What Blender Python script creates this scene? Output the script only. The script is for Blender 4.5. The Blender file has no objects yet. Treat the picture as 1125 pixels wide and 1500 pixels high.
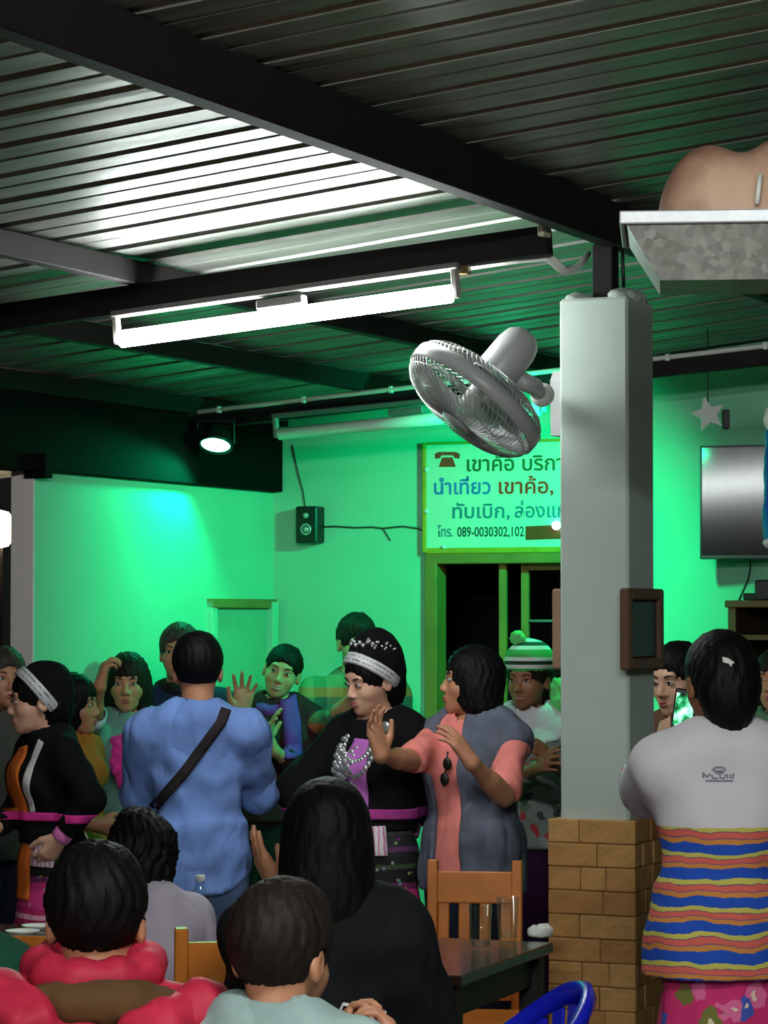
import bpy, bmesh, math, random
import numpy as np
from mathutils import Vector, Matrix
from mathutils.bvhtree import BVHTree

random.seed(7)
SC = bpy.context.scene
COL = SC.collection

# ------------------------------------------------------------------ camera
F = 4150.0            # focal length in pixels of the 1125 x 1500 frame (a strongly zoomed phone)
HORIZON = 905.0       # image row of the horizon
CAM_Z = 1.68
PITCH = math.atan((HORIZON - 750.0) / F)
cam_data = bpy.data.cameras.new('camera')
cam_data.sensor_fit = 'VERTICAL'
cam_data.sensor_height = 36.0
cam_data.sensor_width = 27.0
cam_data.lens = 36.0 * F / 1500.0
cam_data.clip_end = 200
cam = bpy.data.objects.new('camera', cam_data)
cam.location = (0, 0, CAM_Z)
cam.rotation_euler = (math.pi / 2 + PITCH, 0, 0)
COL.objects.link(cam)
SC.camera = cam

# ------------------------------------------------------------------ world and exposure
world = bpy.data.worlds.new('night')
SC.world = world
world.use_nodes = True
world.node_tree.nodes['Background'].inputs[0].default_value = (0.55, 0.62, 0.6, 1)
world.node_tree.nodes['Background'].inputs[1].default_value = 0.012
SC.view_settings.view_transform = 'Standard'
SC.view_settings.look = 'None'
SC.view_settings.gamma = 1.0
SC.view_settings.use_curve_mapping = False
SC.view_settings.exposure = 0.0
TUBE_NEAR = 255.0      # radiance of the fluorescent tubes (the ones near the camera are out of the frame)
TUBE_FAR = 84.0
GREEN = (0.0, 1.0, 0.40)
GREEN_WALL_W = 48.0   # the visible green flood under the eave
GREEN_STAGE_W = 215.0 # the green flood under the far rafter, behind the pillar

# ------------------------------------------------------------------ image <-> place
def W(px, py, d):
    """the point seen at pixel px, py that stands d metres in front of the camera"""
    r = px - 562.5
    u = 750.0 - py
    c, s = math.cos(PITCH), math.sin(PITCH)
    v = Vector((r, F * c - u * s, F * s + u * c))
    v *= d / v.y
    return Vector((v.x, v.y, v.z + CAM_Z))

YAW = math.radians(24.5)
CB, SB = math.cos(YAW), math.sin(YAW)
XB = Vector((CB, -SB, 0))     # along the back wall, to the right and nearer
YB = Vector((SB, CB, 0))      # along the side wall, away from the camera
PW, PD = 0.2215, 0.2387       # pillar
_c1 = W(920, 700, 8.55)
ORG = Vector((_c1.x, _c1.y, 0)) - XB * PW / 2 + YB * PD / 2

def B(a, b, z):
    return ORG + XB * a + YB * b + Vector((0, 0, z))

def ab(v):
    r = Vector((v.x, v.y, 0)) - ORG
    return r.dot(XB), r.dot(YB)

def on_b(px, py, b):
    """point at a pixel on the vertical plane b = const"""
    t = (px - 562.5) / (F * math.cos(PITCH) - (750 - py) * math.sin(PITCH))
    d0 = ORG + YB * b
    a = (t * d0.y - d0.x) / (XB.x - t * XB.y)
    p = d0 + XB * a
    return W(px, py, p.y)

def on_a(px, py, a):
    t = (px - 562.5) / (F * math.cos(PITCH) - (750 - py) * math.sin(PITCH))
    d0 = ORG + XB * a
    b = (t * d0.y - d0.x) / (YB.x - t * YB.y)
    p = d0 + YB * b
    return W(px, py, p.y)

# ------------------------------------------------------------------ materials
def lin(c):
    return tuple(((x / 255.0) / 12.92 if x / 255.0 <= 0.04045 else ((x / 255.0 + 0.055) / 1.055) ** 2.4) for x in c)

MATS = {}

class NT:
    def __init__(self, name):
        self.m = bpy.data.materials.new(name)
        self.m.use_nodes = True
        self.t = self.m.node_tree
        self.b = self.t.nodes['Principled BSDF']
        self.tc = None
    def n(self, kind, **kw):
        nd = self.t.nodes.new(kind)
        for k, v in kw.items():
            if k.startswith('i_'):
                nd.inputs[k[2:].replace('_', ' ')].default_value = v
            else:
                setattr(nd, k, v)
        return nd
    def l(self, a, b):
        self.t.links.new(a, b)
    def obj(self):
        if self.tc is None:
            self.tc = self.n('ShaderNodeTexCoord')
        return self.tc.outputs['Object']
    def math(self, op, a, b=None, c=None):
        nd = self.n('ShaderNodeMath', operation=op)
        for i, v in enumerate((a, b, c)):
            if v is None:
                continue
            if isinstance(v, (int, float)):
                nd.inputs[i].default_value = v
            else:
                self.l(v, nd.inputs[i])
        return nd.outputs[0]
    def mapping(self, scale=(1, 1, 1), loc=(0, 0, 0), rot=(0, 0, 0)):
        mp = self.n('ShaderNodeMapping')
        mp.inputs['Scale'].default_value = scale
        mp.inputs['Location'].default_value = loc
        mp.inputs['Rotation'].default_value = rot
        self.l(self.obj(), mp.inputs['Vector'])
        return mp.outputs[0]
    def noise(self, scale, detail=3, vec=None, rough=0.5):
        nd = self.n('ShaderNodeTexNoise')
        nd.inputs['Scale'].default_value = scale
        nd.inputs['Detail'].default_value = detail
        nd.inputs['Roughness'].default_value = rough
        self.l(vec if vec is not None else self.obj(), nd.inputs['Vector'])
        return nd.outputs[0]
    def ramp(self, fac, stops, mode='LINEAR'):
        nd = self.n('ShaderNodeValToRGB')
        cr = nd.color_ramp
        cr.interpolation = mode
        while len(cr.elements) < len(stops):
            cr.elements.new(0.5)
        for e, (p, c) in zip(cr.elements, stops):
            e.position = p
            e.color = (*c, 1)
        self.l(fac, nd.inputs[0])
        return nd.outputs[0]
    def mix(self, fac, a, b):
        nd = self.n('ShaderNodeMix', data_type='RGBA')
        for sock, v in ((nd.inputs[0], fac), (nd.inputs[6], a), (nd.inputs[7], b)):
            if isinstance(v, (int, float)):
                sock.default_value = v
            elif isinstance(v, tuple):
                sock.default_value = (*v, 1)
            else:
                self.l(v, sock)
        return nd.outputs[2]
    def bump(self, h, strength=0.3, dist=0.01):
        nd = self.n('ShaderNodeBump')
        nd.inputs['Strength'].default_value = strength
        nd.inputs['Distance'].default_value = dist
        self.l(h, nd.inputs['Height'])
        self.l(nd.outputs[0], self.b.inputs['Normal'])
    def sep(self, vec=None):
        nd = self.n('ShaderNodeSeparateXYZ')
        self.l(vec if vec is not None else self.obj(), nd.inputs[0])
        return nd.outputs
    def color(self, c):
        if isinstance(c, tuple):
            self.b.inputs['Base Color'].default_value = (*c, 1)
        else:
            self.l(c, self.b.inputs['Base Color'])
    def set(self, rough=0.6, metal=0.0, spec=None):
        self.b.inputs['Roughness'].default_value = rough
        self.b.inputs['Metallic'].default_value = metal
        if spec is not None:
            self.b.inputs['Specular IOR Level'].default_value = spec
        return self.m

def plain(name, rgb, rough=0.6, metal=0.0, var=0.12, scale=12, bump=0.0, bscale=60, spec=None):
    """one colour with slight variation"""
    if name in MATS:
        return MATS[name]
    t = NT(name)
    c = lin(rgb)
    f = t.noise(scale, 3)
    t.color(t.ramp(f, [(0.25, tuple(x * (1 - var) for x in c)), (0.75, tuple(min(1, x * (1 + var)) for x in c))]))
    if bump:
        t.bump(t.noise(bscale, 4), bump)
    MATS[name] = t.set(rough, metal, spec)
    return MATS[name]

def glow(name, rgb, strength):
    t = NT(name)
    t.color((0.02, 0.02, 0.02))
    t.b.inputs['Emission Color'].default_value = (*rgb, 1)
    t.b.inputs['Emission Strength'].default_value = strength
    return t.set(0.4)

# ------------------------------------------------------------------ mesh helpers
def link(name, me, mat=None, parent=None, smooth=False):
    o = bpy.data.objects.new(name, me)
    COL.objects.link(o)
    if mat is not None and not me.materials:
        me.materials.append(mat)
    if smooth:
        me.polygons.foreach_set('use_smooth', [True] * len(me.polygons))
    if parent is not None:
        o.parent = parent
    return o

def from_bm(name, bm, mat=None, parent=None, smooth=False):
    me = bpy.data.meshes.new(name)
    bm.to_mesh(me)
    bm.free()
    return link(name, me, mat, parent, smooth)

def pyd(name, vs, fs, mat=None, parent=None, smooth=False):
    me = bpy.data.meshes.new(name)
    me.from_pydata([tuple(v) for v in vs], [], [tuple(f) for f in fs])
    me.update()
    return link(name, me, mat, parent, smooth)

def thing(name, label, cat, loc=(0, 0, 0), rz=0.0, group=None):
    o = bpy.data.objects.new(name, None)
    COL.objects.link(o)
    o.empty_display_size = 0.1
    o.location = loc
    o.rotation_euler = (0, 0, rz)
    return tag(o, label, cat, group)

def tag(o, label=None, cat=None, group=None, kind=None):
    if label: o['label'] = label
    if cat: o['category'] = cat
    if group: o['group'] = group
    if kind: o['kind'] = kind
    return o

def frame(x, y=None):
    """rotation matrix whose columns are an orthonormal basis with first axis x"""
    x = Vector(x).normalized()
    y = Vector(y) if y is not None else (Vector((0, 0, 1)) if abs(x.z) < 0.9 else Vector((0, 1, 0)))
    z = x.cross(y).normalized()
    y = z.cross(x).normalized()
    return Matrix((x, y, z)).transposed()

BMAT = Matrix((XB, YB, Vector((0, 0, 1)))).transposed()   # building axes

def bm_box(bm, size, center=(0, 0, 0), rot=None, bevel=0.0, seg=1):
    g = bmesh.ops.create_cube(bm, size=1.0)
    vs = g['verts']
    M = Matrix.Diagonal((*size, 1))
    R = rot.to_4x4() if rot is not None else Matrix()
    bmesh.ops.transform(bm, matrix=Matrix.Translation(center) @ R @ M, verts=vs)
    if bevel:
        es = list({e for v in vs for e in v.link_edges})
        bmesh.ops.bevel(bm, geom=es, offset=bevel, segments=seg, affect='EDGES', profile=0.6)

def box(name, size, center, mat, parent=None, rot=None, bevel=0.004, seg=1):
    bm = bmesh.new()
    bm_box(bm, size, center, rot, bevel, seg)
    return from_bm(name, bm, mat, parent)

def bar(name, p, q, w, h, mat, parent=None, up=(0, 0, 1), bevel=0.003):
    """a rectangular bar from p to q, w wide, h tall"""
    p, q = Vector(p), Vector(q)
    R = frame(q - p, up)
    bm = bmesh.new()
    bm_box(bm, ((q - p).length, h, w), (p + q) / 2, R, bevel)
    return from_bm(name, bm, mat, parent)

def bm_tube(bm, pts, r, n=8, cap=True):
    pts = [Vector(p) for p in pts]
    rs = r if isinstance(r, (list, tuple)) else [r] * len(pts)
    rings = []
    up = None
    for i, p in enumerate(pts):
        d = (pts[min(i + 1, len(pts) - 1)] - pts[max(i - 1, 0)]).normalized()
        if up is None:
            up = Vector((0, 0, 1)) if abs(d.z) < 0.9 else Vector((1, 0, 0))
        s = d.cross(up).normalized()
        up = s.cross(d).normalized()
        rings.append([bm.verts.new(p + (s * math.cos(2 * math.pi * k / n) + up * math.sin(2 * math.pi * k / n)) * rs[i]) for k in range(n)])
    for a, b in zip(rings, rings[1:]):
        for k in range(n):
            bm.faces.new((a[k], a[(k + 1) % n], b[(k + 1) % n], b[k]))
    if cap:
        bm.faces.new(rings[0][::-1])
        bm.faces.new(rings[-1])

def tube(name, pts, r, mat, parent=None, n=8, smooth=True):
    bm = bmesh.new()
    bm_tube(bm, pts, r, n)
    bmesh.ops.recalc_face_normals(bm, faces=bm.faces)
    return from_bm(name, bm, mat, parent, smooth)

def bm_lathe(bm, prof, n=24, M=None):
    """prof: list of (radius, z)"""
    rings = []
    for r, z in prof:
        rings.append([bm.verts.new((r * math.cos(2 * math.pi * k / n), r * math.sin(2 * math.pi * k / n), z)) for k in range(n)] if r > 1e-6 else [bm.verts.new((0, 0, z))])
    for a, b in zip(rings, rings[1:]):
        for k in range(n):
            k2 = (k + 1) % n
            if len(a) == 1 and len(b) == 1: continue
            if len(a) == 1: bm.faces.new((a[0], b[k2], b[k]))
            elif len(b) == 1: bm.faces.new((a[k], a[k2], b[0]))
            else: bm.faces.new((a[k], a[k2], b[k2], b[k]))
    if M is not None:
        bmesh.ops.transform(bm, matrix=M, verts=[v for r in rings for v in r])

def bm_ring(bm, pts, rs, n=10):
    """closed tube through a roughly horizontal loop of points"""
    pts = [Vector(p) for p in pts]; N = len(pts); rings = []
    for i, p in enumerate(pts):
        d = (pts[(i + 1) % N] - pts[i - 1]).normalized()
        s = d.cross(Vector((0, 0, 1))).normalized(); up = s.cross(d).normalized()
        r = rs[i] if isinstance(rs, (list, tuple)) else rs
        rings.append([bm.verts.new(p + (s * math.cos(2 * math.pi * k / n) + up * math.sin(2 * math.pi * k / n)) * r) for k in range(n)])
    for i in range(N):
        a, b = rings[i], rings[(i + 1) % N]
        for k in range(n):
            bm.faces.new((a[k], a[(k + 1) % n], b[(k + 1) % n], b[k]))
    bmesh.ops.recalc_face_normals(bm, faces=bm.faces)

def lathe(name, prof, mat, parent=None, n=24, M=None, smooth=True):
    bm = bmesh.new()
    bm_lathe(bm, prof, n, M)
    bmesh.ops.recalc_face_normals(bm, faces=bm.faces)
    return from_bm(name, bm, mat, parent, smooth)

def bm_prism(bm, poly, depth, M=None):
    """polygon in xy extruded along z by depth (centred)"""
    lo = [bm.verts.new((x, y, -depth / 2)) for x, y in poly]
    hi = [bm.verts.new((x, y, depth / 2)) for x, y in poly]
    n = len(poly)
    bm.faces.new(lo[::-1]); bm.faces.new(hi)
    for i in range(n):
        bm.faces.new((lo[i], lo[(i + 1) % n], hi[(i + 1) % n], hi[i]))
    if M is not None:
        bmesh.ops.transform(bm, matrix=M, verts=lo + hi)

def prism(name, poly, depth, mat, parent=None, M=None):
    bm = bmesh.new()
    bm_prism(bm, poly, depth, M)
    bmesh.ops.recalc_face_normals(bm, faces=bm.faces)
    return from_bm(name, bm, mat, parent)

# ------------------------------------------------------------------ smooth solids (distance fields turned into meshes)
f32 = np.float32
def A(v): return np.asarray(v, dtype=f32)

def rc(a, b, r1, r2):
    a, b = A(a), A(b)
    ba = b - a
    bb = float(ba @ ba) + 1e-9
    def f(p):
        pa = p - a
        h = np.clip(pa @ ba / bb, 0, 1)
        return np.sqrt(((pa - h[:, None] * ba) ** 2).sum(1)) - (r1 + (r2 - r1) * h)
    return f

def ell(c, r, R=None):
    c, r = A(c), A(r)
    Rm = None if R is None else A(R)
    def f(p):
        q = p - c
        if Rm is not None: q = q @ Rm
        k0 = np.sqrt(((q / r) ** 2).sum(1))
        k1 = np.sqrt(((q / (r * r)) ** 2).sum(1)) + 1e-6
        return k0 * (k0 - 1) / k1
    return f

def plane(n, d):
    n = A(n)
    return lambda p: p @ n - d

def cone(z0, z1, r0, r1, c=(0, 0)):
    """elliptic cone: half axes r0 at z0, r1 at z1"""
    def f(p):
        t = np.clip((p[:, 2] - z0) / (z1 - z0), -0.2, 1.2)
        ax = r0[0] + (r1[0] - r0[0]) * t
        ay = r0[1] + (r1[1] - r0[1]) * t
        q = np.sqrt(((p[:, 0] - c[0]) / ax) ** 2 + ((p[:, 1] - c[1]) / ay) ** 2)
        return np.maximum(np.maximum((q - 1) * np.minimum(ax, ay), z0 - p[:, 2]), p[:, 2] - z1)
    return f

def smin(a, b, k):
    h = np.maximum(k - np.abs(a - b), 0) / k
    return np.minimum(a, b) - h * h * k * 0.25

def union(fs, k=0.03):
    def f(p):
        v = fs[0](p)
        for g in fs[1:]:
            v = smin(v, g(p), k)
        return v
    return f

def minus(a, b, k=0.01): return lambda p: -smin(-a(p), b(p), k)
def inter(a, b): return lambda p: np.maximum(a(p), b(p))
def grow(a, e): return lambda p: a(p) - e
def warp(a, c, R):
    """field a given in a local frame with origin c and axes R (columns)"""
    c, R = A(c), A(R)
    return lambda p: a((p - c) @ R)
def folds(a, amp, fx=17.0, seed=0.0):
    def f(p):
        x, y, z = p[:, 0], p[:, 1], p[:, 2]
        w = np.sin(fx * x + 3.0 * np.sin(0.55 * fx * z + seed) + seed) * np.sin(0.9 * fx * z + 2.5 * np.sin(0.6 * fx * (x + y) + 2 * seed))
        w2 = np.sin(1.9 * fx * (y + 0.4 * z) + 2 * np.sin(fx * x) + 3 * seed)
        return a(p) + amp * (w + 0.4 * w2)
    return f

def nets(f, lo, hi, h):
    lo, hi = A(lo), A(hi)
    n = np.maximum(np.ceil((hi - lo) / h).astype(int) + 1, 4)
    ax = [lo[i] + h * np.arange(n[i], dtype=f32) for i in range(3)]
    G = np.stack(np.meshgrid(*ax, indexing='ij'), -1).reshape(-1, 3).astype(f32)
    V = np.empty(len(G), f32)
    step = 200000
    for i in range(0, len(G), step):
        V[i:i + step] = f(G[i:i + step])
    V = V.reshape(n)
    S = V < 0
    def cor(X, c): return X[c[0]:n[0] - 1 + c[0], c[1]:n[1] - 1 + c[1], c[2]:n[2] - 1 + c[2]]
    corners = [(i, j, k) for i in (0, 1) for j in (0, 1) for k in (0, 1)]
    cnt = sum(cor(S, c).astype(np.int8) for c in corners)
    act = (cnt > 0) & (cnt < 8)
    ijk = np.argwhere(act)
    if len(ijk) == 0:
        return np.zeros((0, 3)), np.zeros((0, 4), int)
    idx = -np.ones(act.shape, int)
    idx[act] = np.arange(len(ijk))
    acc = np.zeros((len(ijk), 3), f32)
    num = np.zeros(len(ijk), f32)
    for c in corners:
        for a in range(3):
            if c[a] == 1: continue
            d = list(c); d[a] = 1
            va, vb = cor(V, c)[act], cor(V, d)[act]
            m = (va < 0) != (vb < 0)
            t = np.where(m, va / np.where(va - vb == 0, 1, va - vb), 0)
            pos = np.tile(A(c), (len(ijk), 1))
            pos[:, a] += t
            acc += pos * m[:, None]
            num += m
    vs = lo + (ijk + acc / num[:, None]) * h
    quads = []
    for a in range(3):
        b, c = (a + 1) % 3, (a + 2) % 3
        s0 = [slice(None)] * 3; s1 = [slice(None)] * 3
        s0[a] = slice(0, n[a] - 1); s1[a] = slice(1, n[a])
        for q in (b, c):
            s0[q] = slice(1, n[q] - 1); s1[q] = slice(1, n[q] - 1)
        A0, A1 = S[tuple(s0)], S[tuple(s1)]
        e = np.argwhere(A0 != A1)
        if not len(e): continue
        ins = A0[A0 != A1]
        e[:, b] += 1; e[:, c] += 1
        def cell(db, dc):
            q = e.copy(); q[:, b] += db; q[:, c] += dc
            return idx[q[:, 0], q[:, 1], q[:, 2]]
        Q = np.stack([cell(-1, -1), cell(0, -1), cell(0, 0), cell(-1, 0)], 1)
        Q[~ins] = Q[~ins][:, ::-1]
        quads.append(Q)
    Q = np.concatenate(quads)
    return vs, Q[(Q >= 0).all(1)]

def solid(name, pieces, mat, parent=None):
    """pieces: list of (field, lo, hi, cell) meshed and joined into one smooth mesh"""
    vs, fs, off = [], [], 0
    for f, lo, hi, h in pieces:
        v, q = nets(f, lo, hi, h)
        vs.append(v); fs.append(q + off); off += len(v)
    v = np.concatenate(vs); q = np.concatenate(fs)
    me = bpy.data.meshes.new(name)
    me.vertices.add(len(v)); me.vertices.foreach_set('co', v.astype(f32).ravel())
    me.loops.add(q.size); me.loops.foreach_set('vertex_index', q.astype(np.int32).ravel())
    me.polygons.add(len(q))
    me.polygons.foreach_set('loop_start', np.arange(0, q.size, 4, dtype=np.int32))
    me.polygons.foreach_set('loop_total', np.full(len(q), 4, np.int32))
    me.update(calc_edges=True)
    me.validate()
    return link(name, me, mat, parent, True)

# ================================================================== THE PLACE
# ---- materials of the setting
def m_wall(name='pale_mint_plaster', c1=(176, 190, 181), c2=(192, 204, 196), c3=(160, 172, 165)):
    t = NT(name)
    f = t.noise(2.2, 5)
    g = t.noise(40, 3)
    c = t.ramp(f, [(0.3, lin(c1)), (0.7, lin(c2))])
    t.color(t.mix(t.math('MULTIPLY', g, 0.12), c, lin(c3)))
    t.bump(t.noise(90, 4), 0.15, 0.004)
    return t.set(0.75)
def m_roof():
    t = NT('galvanised_roof_metal')
    v = t.mapping((1.0, 14.0, 14.0))
    f = t.noise(1.2, 5, v)
    t.color(t.ramp(f, [(0.3, lin((118, 120, 114))), (0.7, lin((154, 156, 150)))]))
    nd = t.n('ShaderNodeMapRange')
    t.l(t.noise(3.0, 4, v), nd.inputs[0])
    nd.inputs[3].default_value = 0.34; nd.inputs[4].default_value = 0.55
    t.l(nd.outputs[0], t.b.inputs['Roughness'])
    t.bump(t.noise(2.5, 3, t.mapping((6, 6, 6))), 0.12, 0.01)
    t.b.inputs['Metallic'].default_value = 0.5
    return t.m
def m_brick(i):
    c = [(196, 142, 80), (200, 148, 84), (188, 132, 74), (204, 154, 92)][i]
    t = NT('tan_sandstone_brick')
    f = t.noise(14, 5)
    c1 = lin(c)
    t.color(t.ramp(f, [(0.3, tuple(x * 0.72 for x in c1)), (0.7, c1)]))
    t.bump(t.noise(45, 5), 0.5, 0.01)
    return t.set(0.8)
M_WALL, M_ROOF = m_wall(), m_roof()
M_WALLG = m_wall('mint_green_wall_paint', (136, 196, 168), (148, 206, 180), (126, 184, 158))
M_BRICKS = [m_brick(i) for i in range(4)]
M_STEEL = plain('dark_brown_painted_steel', (25, 20, 21), 0.7, 0.0, 0.2, 6, 0.1, 60, 0.2)
M_BLACKW = plain('blackened_wood', (11, 10, 9), 0.95, 0.0, 0.3, 8, 0.2, 60, 0.1)
M_WHITEP = plain('white_plastic', (222, 222, 216), 0.4, 0, 0.04)
M_DKPLA = plain('black_plastic', (18, 18, 19), 0.4, 0, 0.1)
M_MORTAR = plain('mortar', (150, 116, 76), 0.9, 0, 0.2, 30, 0.4)
M_FLOOR = plain('dull_floor_tile', (96, 90, 84), 0.35, 0, 0.15, 3)
M_OLIVE = plain('varnished_yellow_wood', (150, 112, 52), 0.5, 0, 0.2, 8, 0.1)
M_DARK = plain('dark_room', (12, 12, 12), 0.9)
M_GREY = plain('grey_metal', (140, 140, 138), 0.4, 0.6, 0.1)

def m_glass(name, tint=(0.93, 0.97, 0.95)):
    """thin clear glass: see-through with a fresnel reflection"""
    t = NT(name)
    tr = t.n('ShaderNodeBsdfTransparent'); tr.inputs[0].default_value = (*tint, 1)
    gl = t.n('ShaderNodeBsdfGlossy'); gl.inputs['Roughness'].default_value = 0.05
    lw = t.n('ShaderNodeLayerWeight'); lw.inputs[0].default_value = 0.5
    mx = t.n('ShaderNodeMixShader')
    t.l(t.math('ADD', t.math('MULTIPLY', t.math('POWER', lw.outputs['Facing'], 3.0), 0.55), 0.04), mx.inputs[0]); t.l(tr.outputs[0], mx.inputs[1]); t.l(gl.outputs[0], mx.inputs[2])
    t.l(mx.outputs[0], t.t.nodes['Material Output'].inputs['Surface'])
    return t.m
M_GLASS = m_glass('clear_glass')

# ---- floor
bm = bmesh.new()
TS = 0.6
me_tile = bpy.data.meshes.new('floor_tile')
b2 = bmesh.new(); bm_box(b2, (TS - 0.006, TS - 0.006, 0.02), (0, 0, -0.01), None, 0.002); b2.to_mesh(me_tile); b2.free()
me_tile.materials.append(M_FLOOR)
floor = box('floor', (16, 20, 0.1), B(0, -1.5, -0.062), M_MORTAR, None, BMAT, 0.0)
tag(floor, kind='structure')
for i in range(-7, 8):
    for j in range(-9, 9):
        o = link('tile', me_tile, None, floor)
        o.matrix_world = Matrix.Translation(B(i * TS, j * TS, 0)) @ BMAT.to_4x4()

# ---- walls
CORNER = W(400, 900, 13.3)
AW, BW = ab(CORNER)
TH = 0.10
b_end = ab(on_a(50, 800, AW))[1]
def zpx(py, d): return W(562, py, d).z
def abox(name, a0, a1, b0, b1, z0, z1, mat, parent=None, bevel=0.0):
    return box(name, (abs(a1 - a0), abs(b1 - b0), z1 - z0), B((a0 + a1) / 2, (b0 + b1) / 2, (z0 + z1) / 2), mat, parent, BMAT, bevel)
def roof_z(a): return 2.95 + 0.1 * a
def slopebox(name, a0, a1, b0, b1, z0, mat, parent=None):
    """wall piece with its top following the roof"""
    vs = []
    for z in (0, 1):
        for (a, b) in ((a0, b0), (a1, b0), (a1, b1), (a0, b1)):
            vs.append(B(a, b, z0 if z == 0 else roof_z(a) - 0.005))
    return pyd(name, vs, [(3, 2, 1, 0), (4, 5, 6, 7), (0, 1, 5, 4), (1, 2, 6, 5), (2, 3, 7, 6), (3, 0, 4, 7)], mat, parent)

wl = abox('wall_left', AW - TH, AW, b_end, BW + 0.12, 0, 2.30, M_WALLG)
tag(wl, kind='structure')
abox('wall_end', AW - TH - 0.004, AW + 0.004, b_end - 0.012, b_end, 0, 2.30, plain('lamp_lit_plaster', (222, 210, 208), 0.8, 0, 0.04), wl, 0.003)  # paler colour puts the white lamplight onto the wall end
# window opening in the back wall
def a_at(px, py=900): return ab(on_b(px, py, BW))[0]
WA0, WA1 = a_at(632), a_at(905)
D_WIN = on_b(640, 900, BW).y
WZ1 = on_b(640, 812, BW).z
WZ0 = on_b(640, 1068, BW).z
wb = slopebox('wall_back', AW, WA0, BW, BW + 0.12, 0, M_WALLG)
tag(wb, kind='structure')
slopebox('wall_panel', WA1, 3.2, BW, BW + 0.12, 0, M_WALLG, wb)
slopebox('wall_panel', WA0, WA1, BW, BW + 0.12, WZ1, M_WALLG, wb)
abox('wall_panel', WA0, WA1, BW, BW + 0.12, 0, WZ0, M_WALLG, wb)
# dark room behind the window
dr = thing('dark_room', 'unlit black room seen through the open window', 'room')
tag(dr, kind='structure')
abox('room_back', WA0 - 0.6, WA1 + 0.6, BW + 1.5, BW + 1.55, 0, 2.6, M_DARK, dr)
abox('room_side', WA0 - 0.65, WA0 - 0.6, BW + 0.12, BW + 1.55, 0, 2.6, M_DARK, dr)
abox('room_side', WA1 + 0.6, WA1 + 0.65, BW + 0.12, BW + 1.55, 0, 2.6, M_DARK, dr)
abox('room_ceiling', WA0 - 0.6, WA1 + 0.6, BW + 0.12, BW + 1.55, 2.6, 2.65, M_DARK, dr)
# window frame, sashes and panes
w1 = thing('window_1', 'wide sliding window with olive wooden frame and dark panes', 'window')
tag(w1, kind='structure')
fb0, fb1 = BW - 0.035, BW + 0.08
abox('window_frame', WA0 - 0.02, WA0 + 0.04, fb0, fb1, WZ0, WZ1, M_OLIVE, w1, 0.004)
abox('window_frame', WA1 - 0.04, WA1 + 0.02, fb0, fb1, WZ0, WZ1, M_OLIVE, w1, 0.004)
abox('window_frame', WA0 - 0.02, WA1 + 0.02, fb0, fb1, WZ1 - 0.045, WZ1 + 0.012, M_OLIVE, w1, 0.004)
abox('window_sill', WA0 - 0.04, WA1 + 0.04, fb0 - 0.03, fb1, WZ0 - 0.03, WZ0 + 0.012, M_OLIVE, w1, 0.004)
for px0, px1, boff in ((728, 767, 0.02), (757, 900, 0.05)):
    a0, a1 = a_at(px0), a_at(px1)
    sw = 0.035
    s_ = abox('sash', a0, a0 + sw, BW + boff, BW + boff + 0.025, WZ0 + 0.012, WZ1 - 0.045, M_OLIVE, w1, 0.002)
    if px1 > 800:
        abox('sash_stile', a1 - sw, a1, BW + boff, BW + boff + 0.025, WZ0 + 0.012, WZ1 - 0.045, M_OLIVE, s_, 0.002)
        abox('sash_rail', a0 + sw, a1 - sw, BW + boff, BW + boff + 0.025, WZ1 - 0.075, WZ1 - 0.045, M_OLIVE, s_, 0.002)
        abox('sash_rail', a0 + sw, a1 - sw, BW + boff, BW + boff + 0.025, WZ1 - 0.31, WZ1 - 0.298, M_GREY, s_, 0.002)
        abox('pane', a0 + sw, a1 - sw, BW + boff + 0.01, BW + boff + 0.014, WZ0 + 0.02, WZ1 - 0.075, M_GLASS, w1)
# door in the side wall
d1 = thing('door_1', 'plain flush door with pale frame at the end of the side wall', 'door')
tag(d1, kind='structure')
db0, db1 = ab(on_a(303, 900, AW))[1], ab(on_a(396, 900, AW))[1]
dz = on_a(340, 881, AW).z
M_DOOR = plain('green_grey_door_paint', (128, 172, 146), 0.5, 0, 0.06)
abox('door_leaf', AW - 0.01, AW + 0.012, db0 + 0.05, db1 - 0.06, 0.01, dz - 0.03, M_DOOR, d1, 0.003)
abox('door_jamb', AW - 0.01, AW + 0.03, db0, db0 + 0.05, 0, dz, M_WALLG, d1, 0.003)
abox('door_jamb', AW - 0.01, AW + 0.045, db1 - 0.06, db1, 0, dz, M_WALLG, d1, 0.003)
abox('door_head', AW - 0.01, AW + 0.035, db0, db1, dz - 0.03, dz + 0.012, M_OLIVE, d1, 0.003)
hd = abox('door_handle', AW + 0.012, AW + 0.05, db0 + 0.08, db0 + 0.11, 0.98, 1.02, M_GREY, d1, 0.006)

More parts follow.
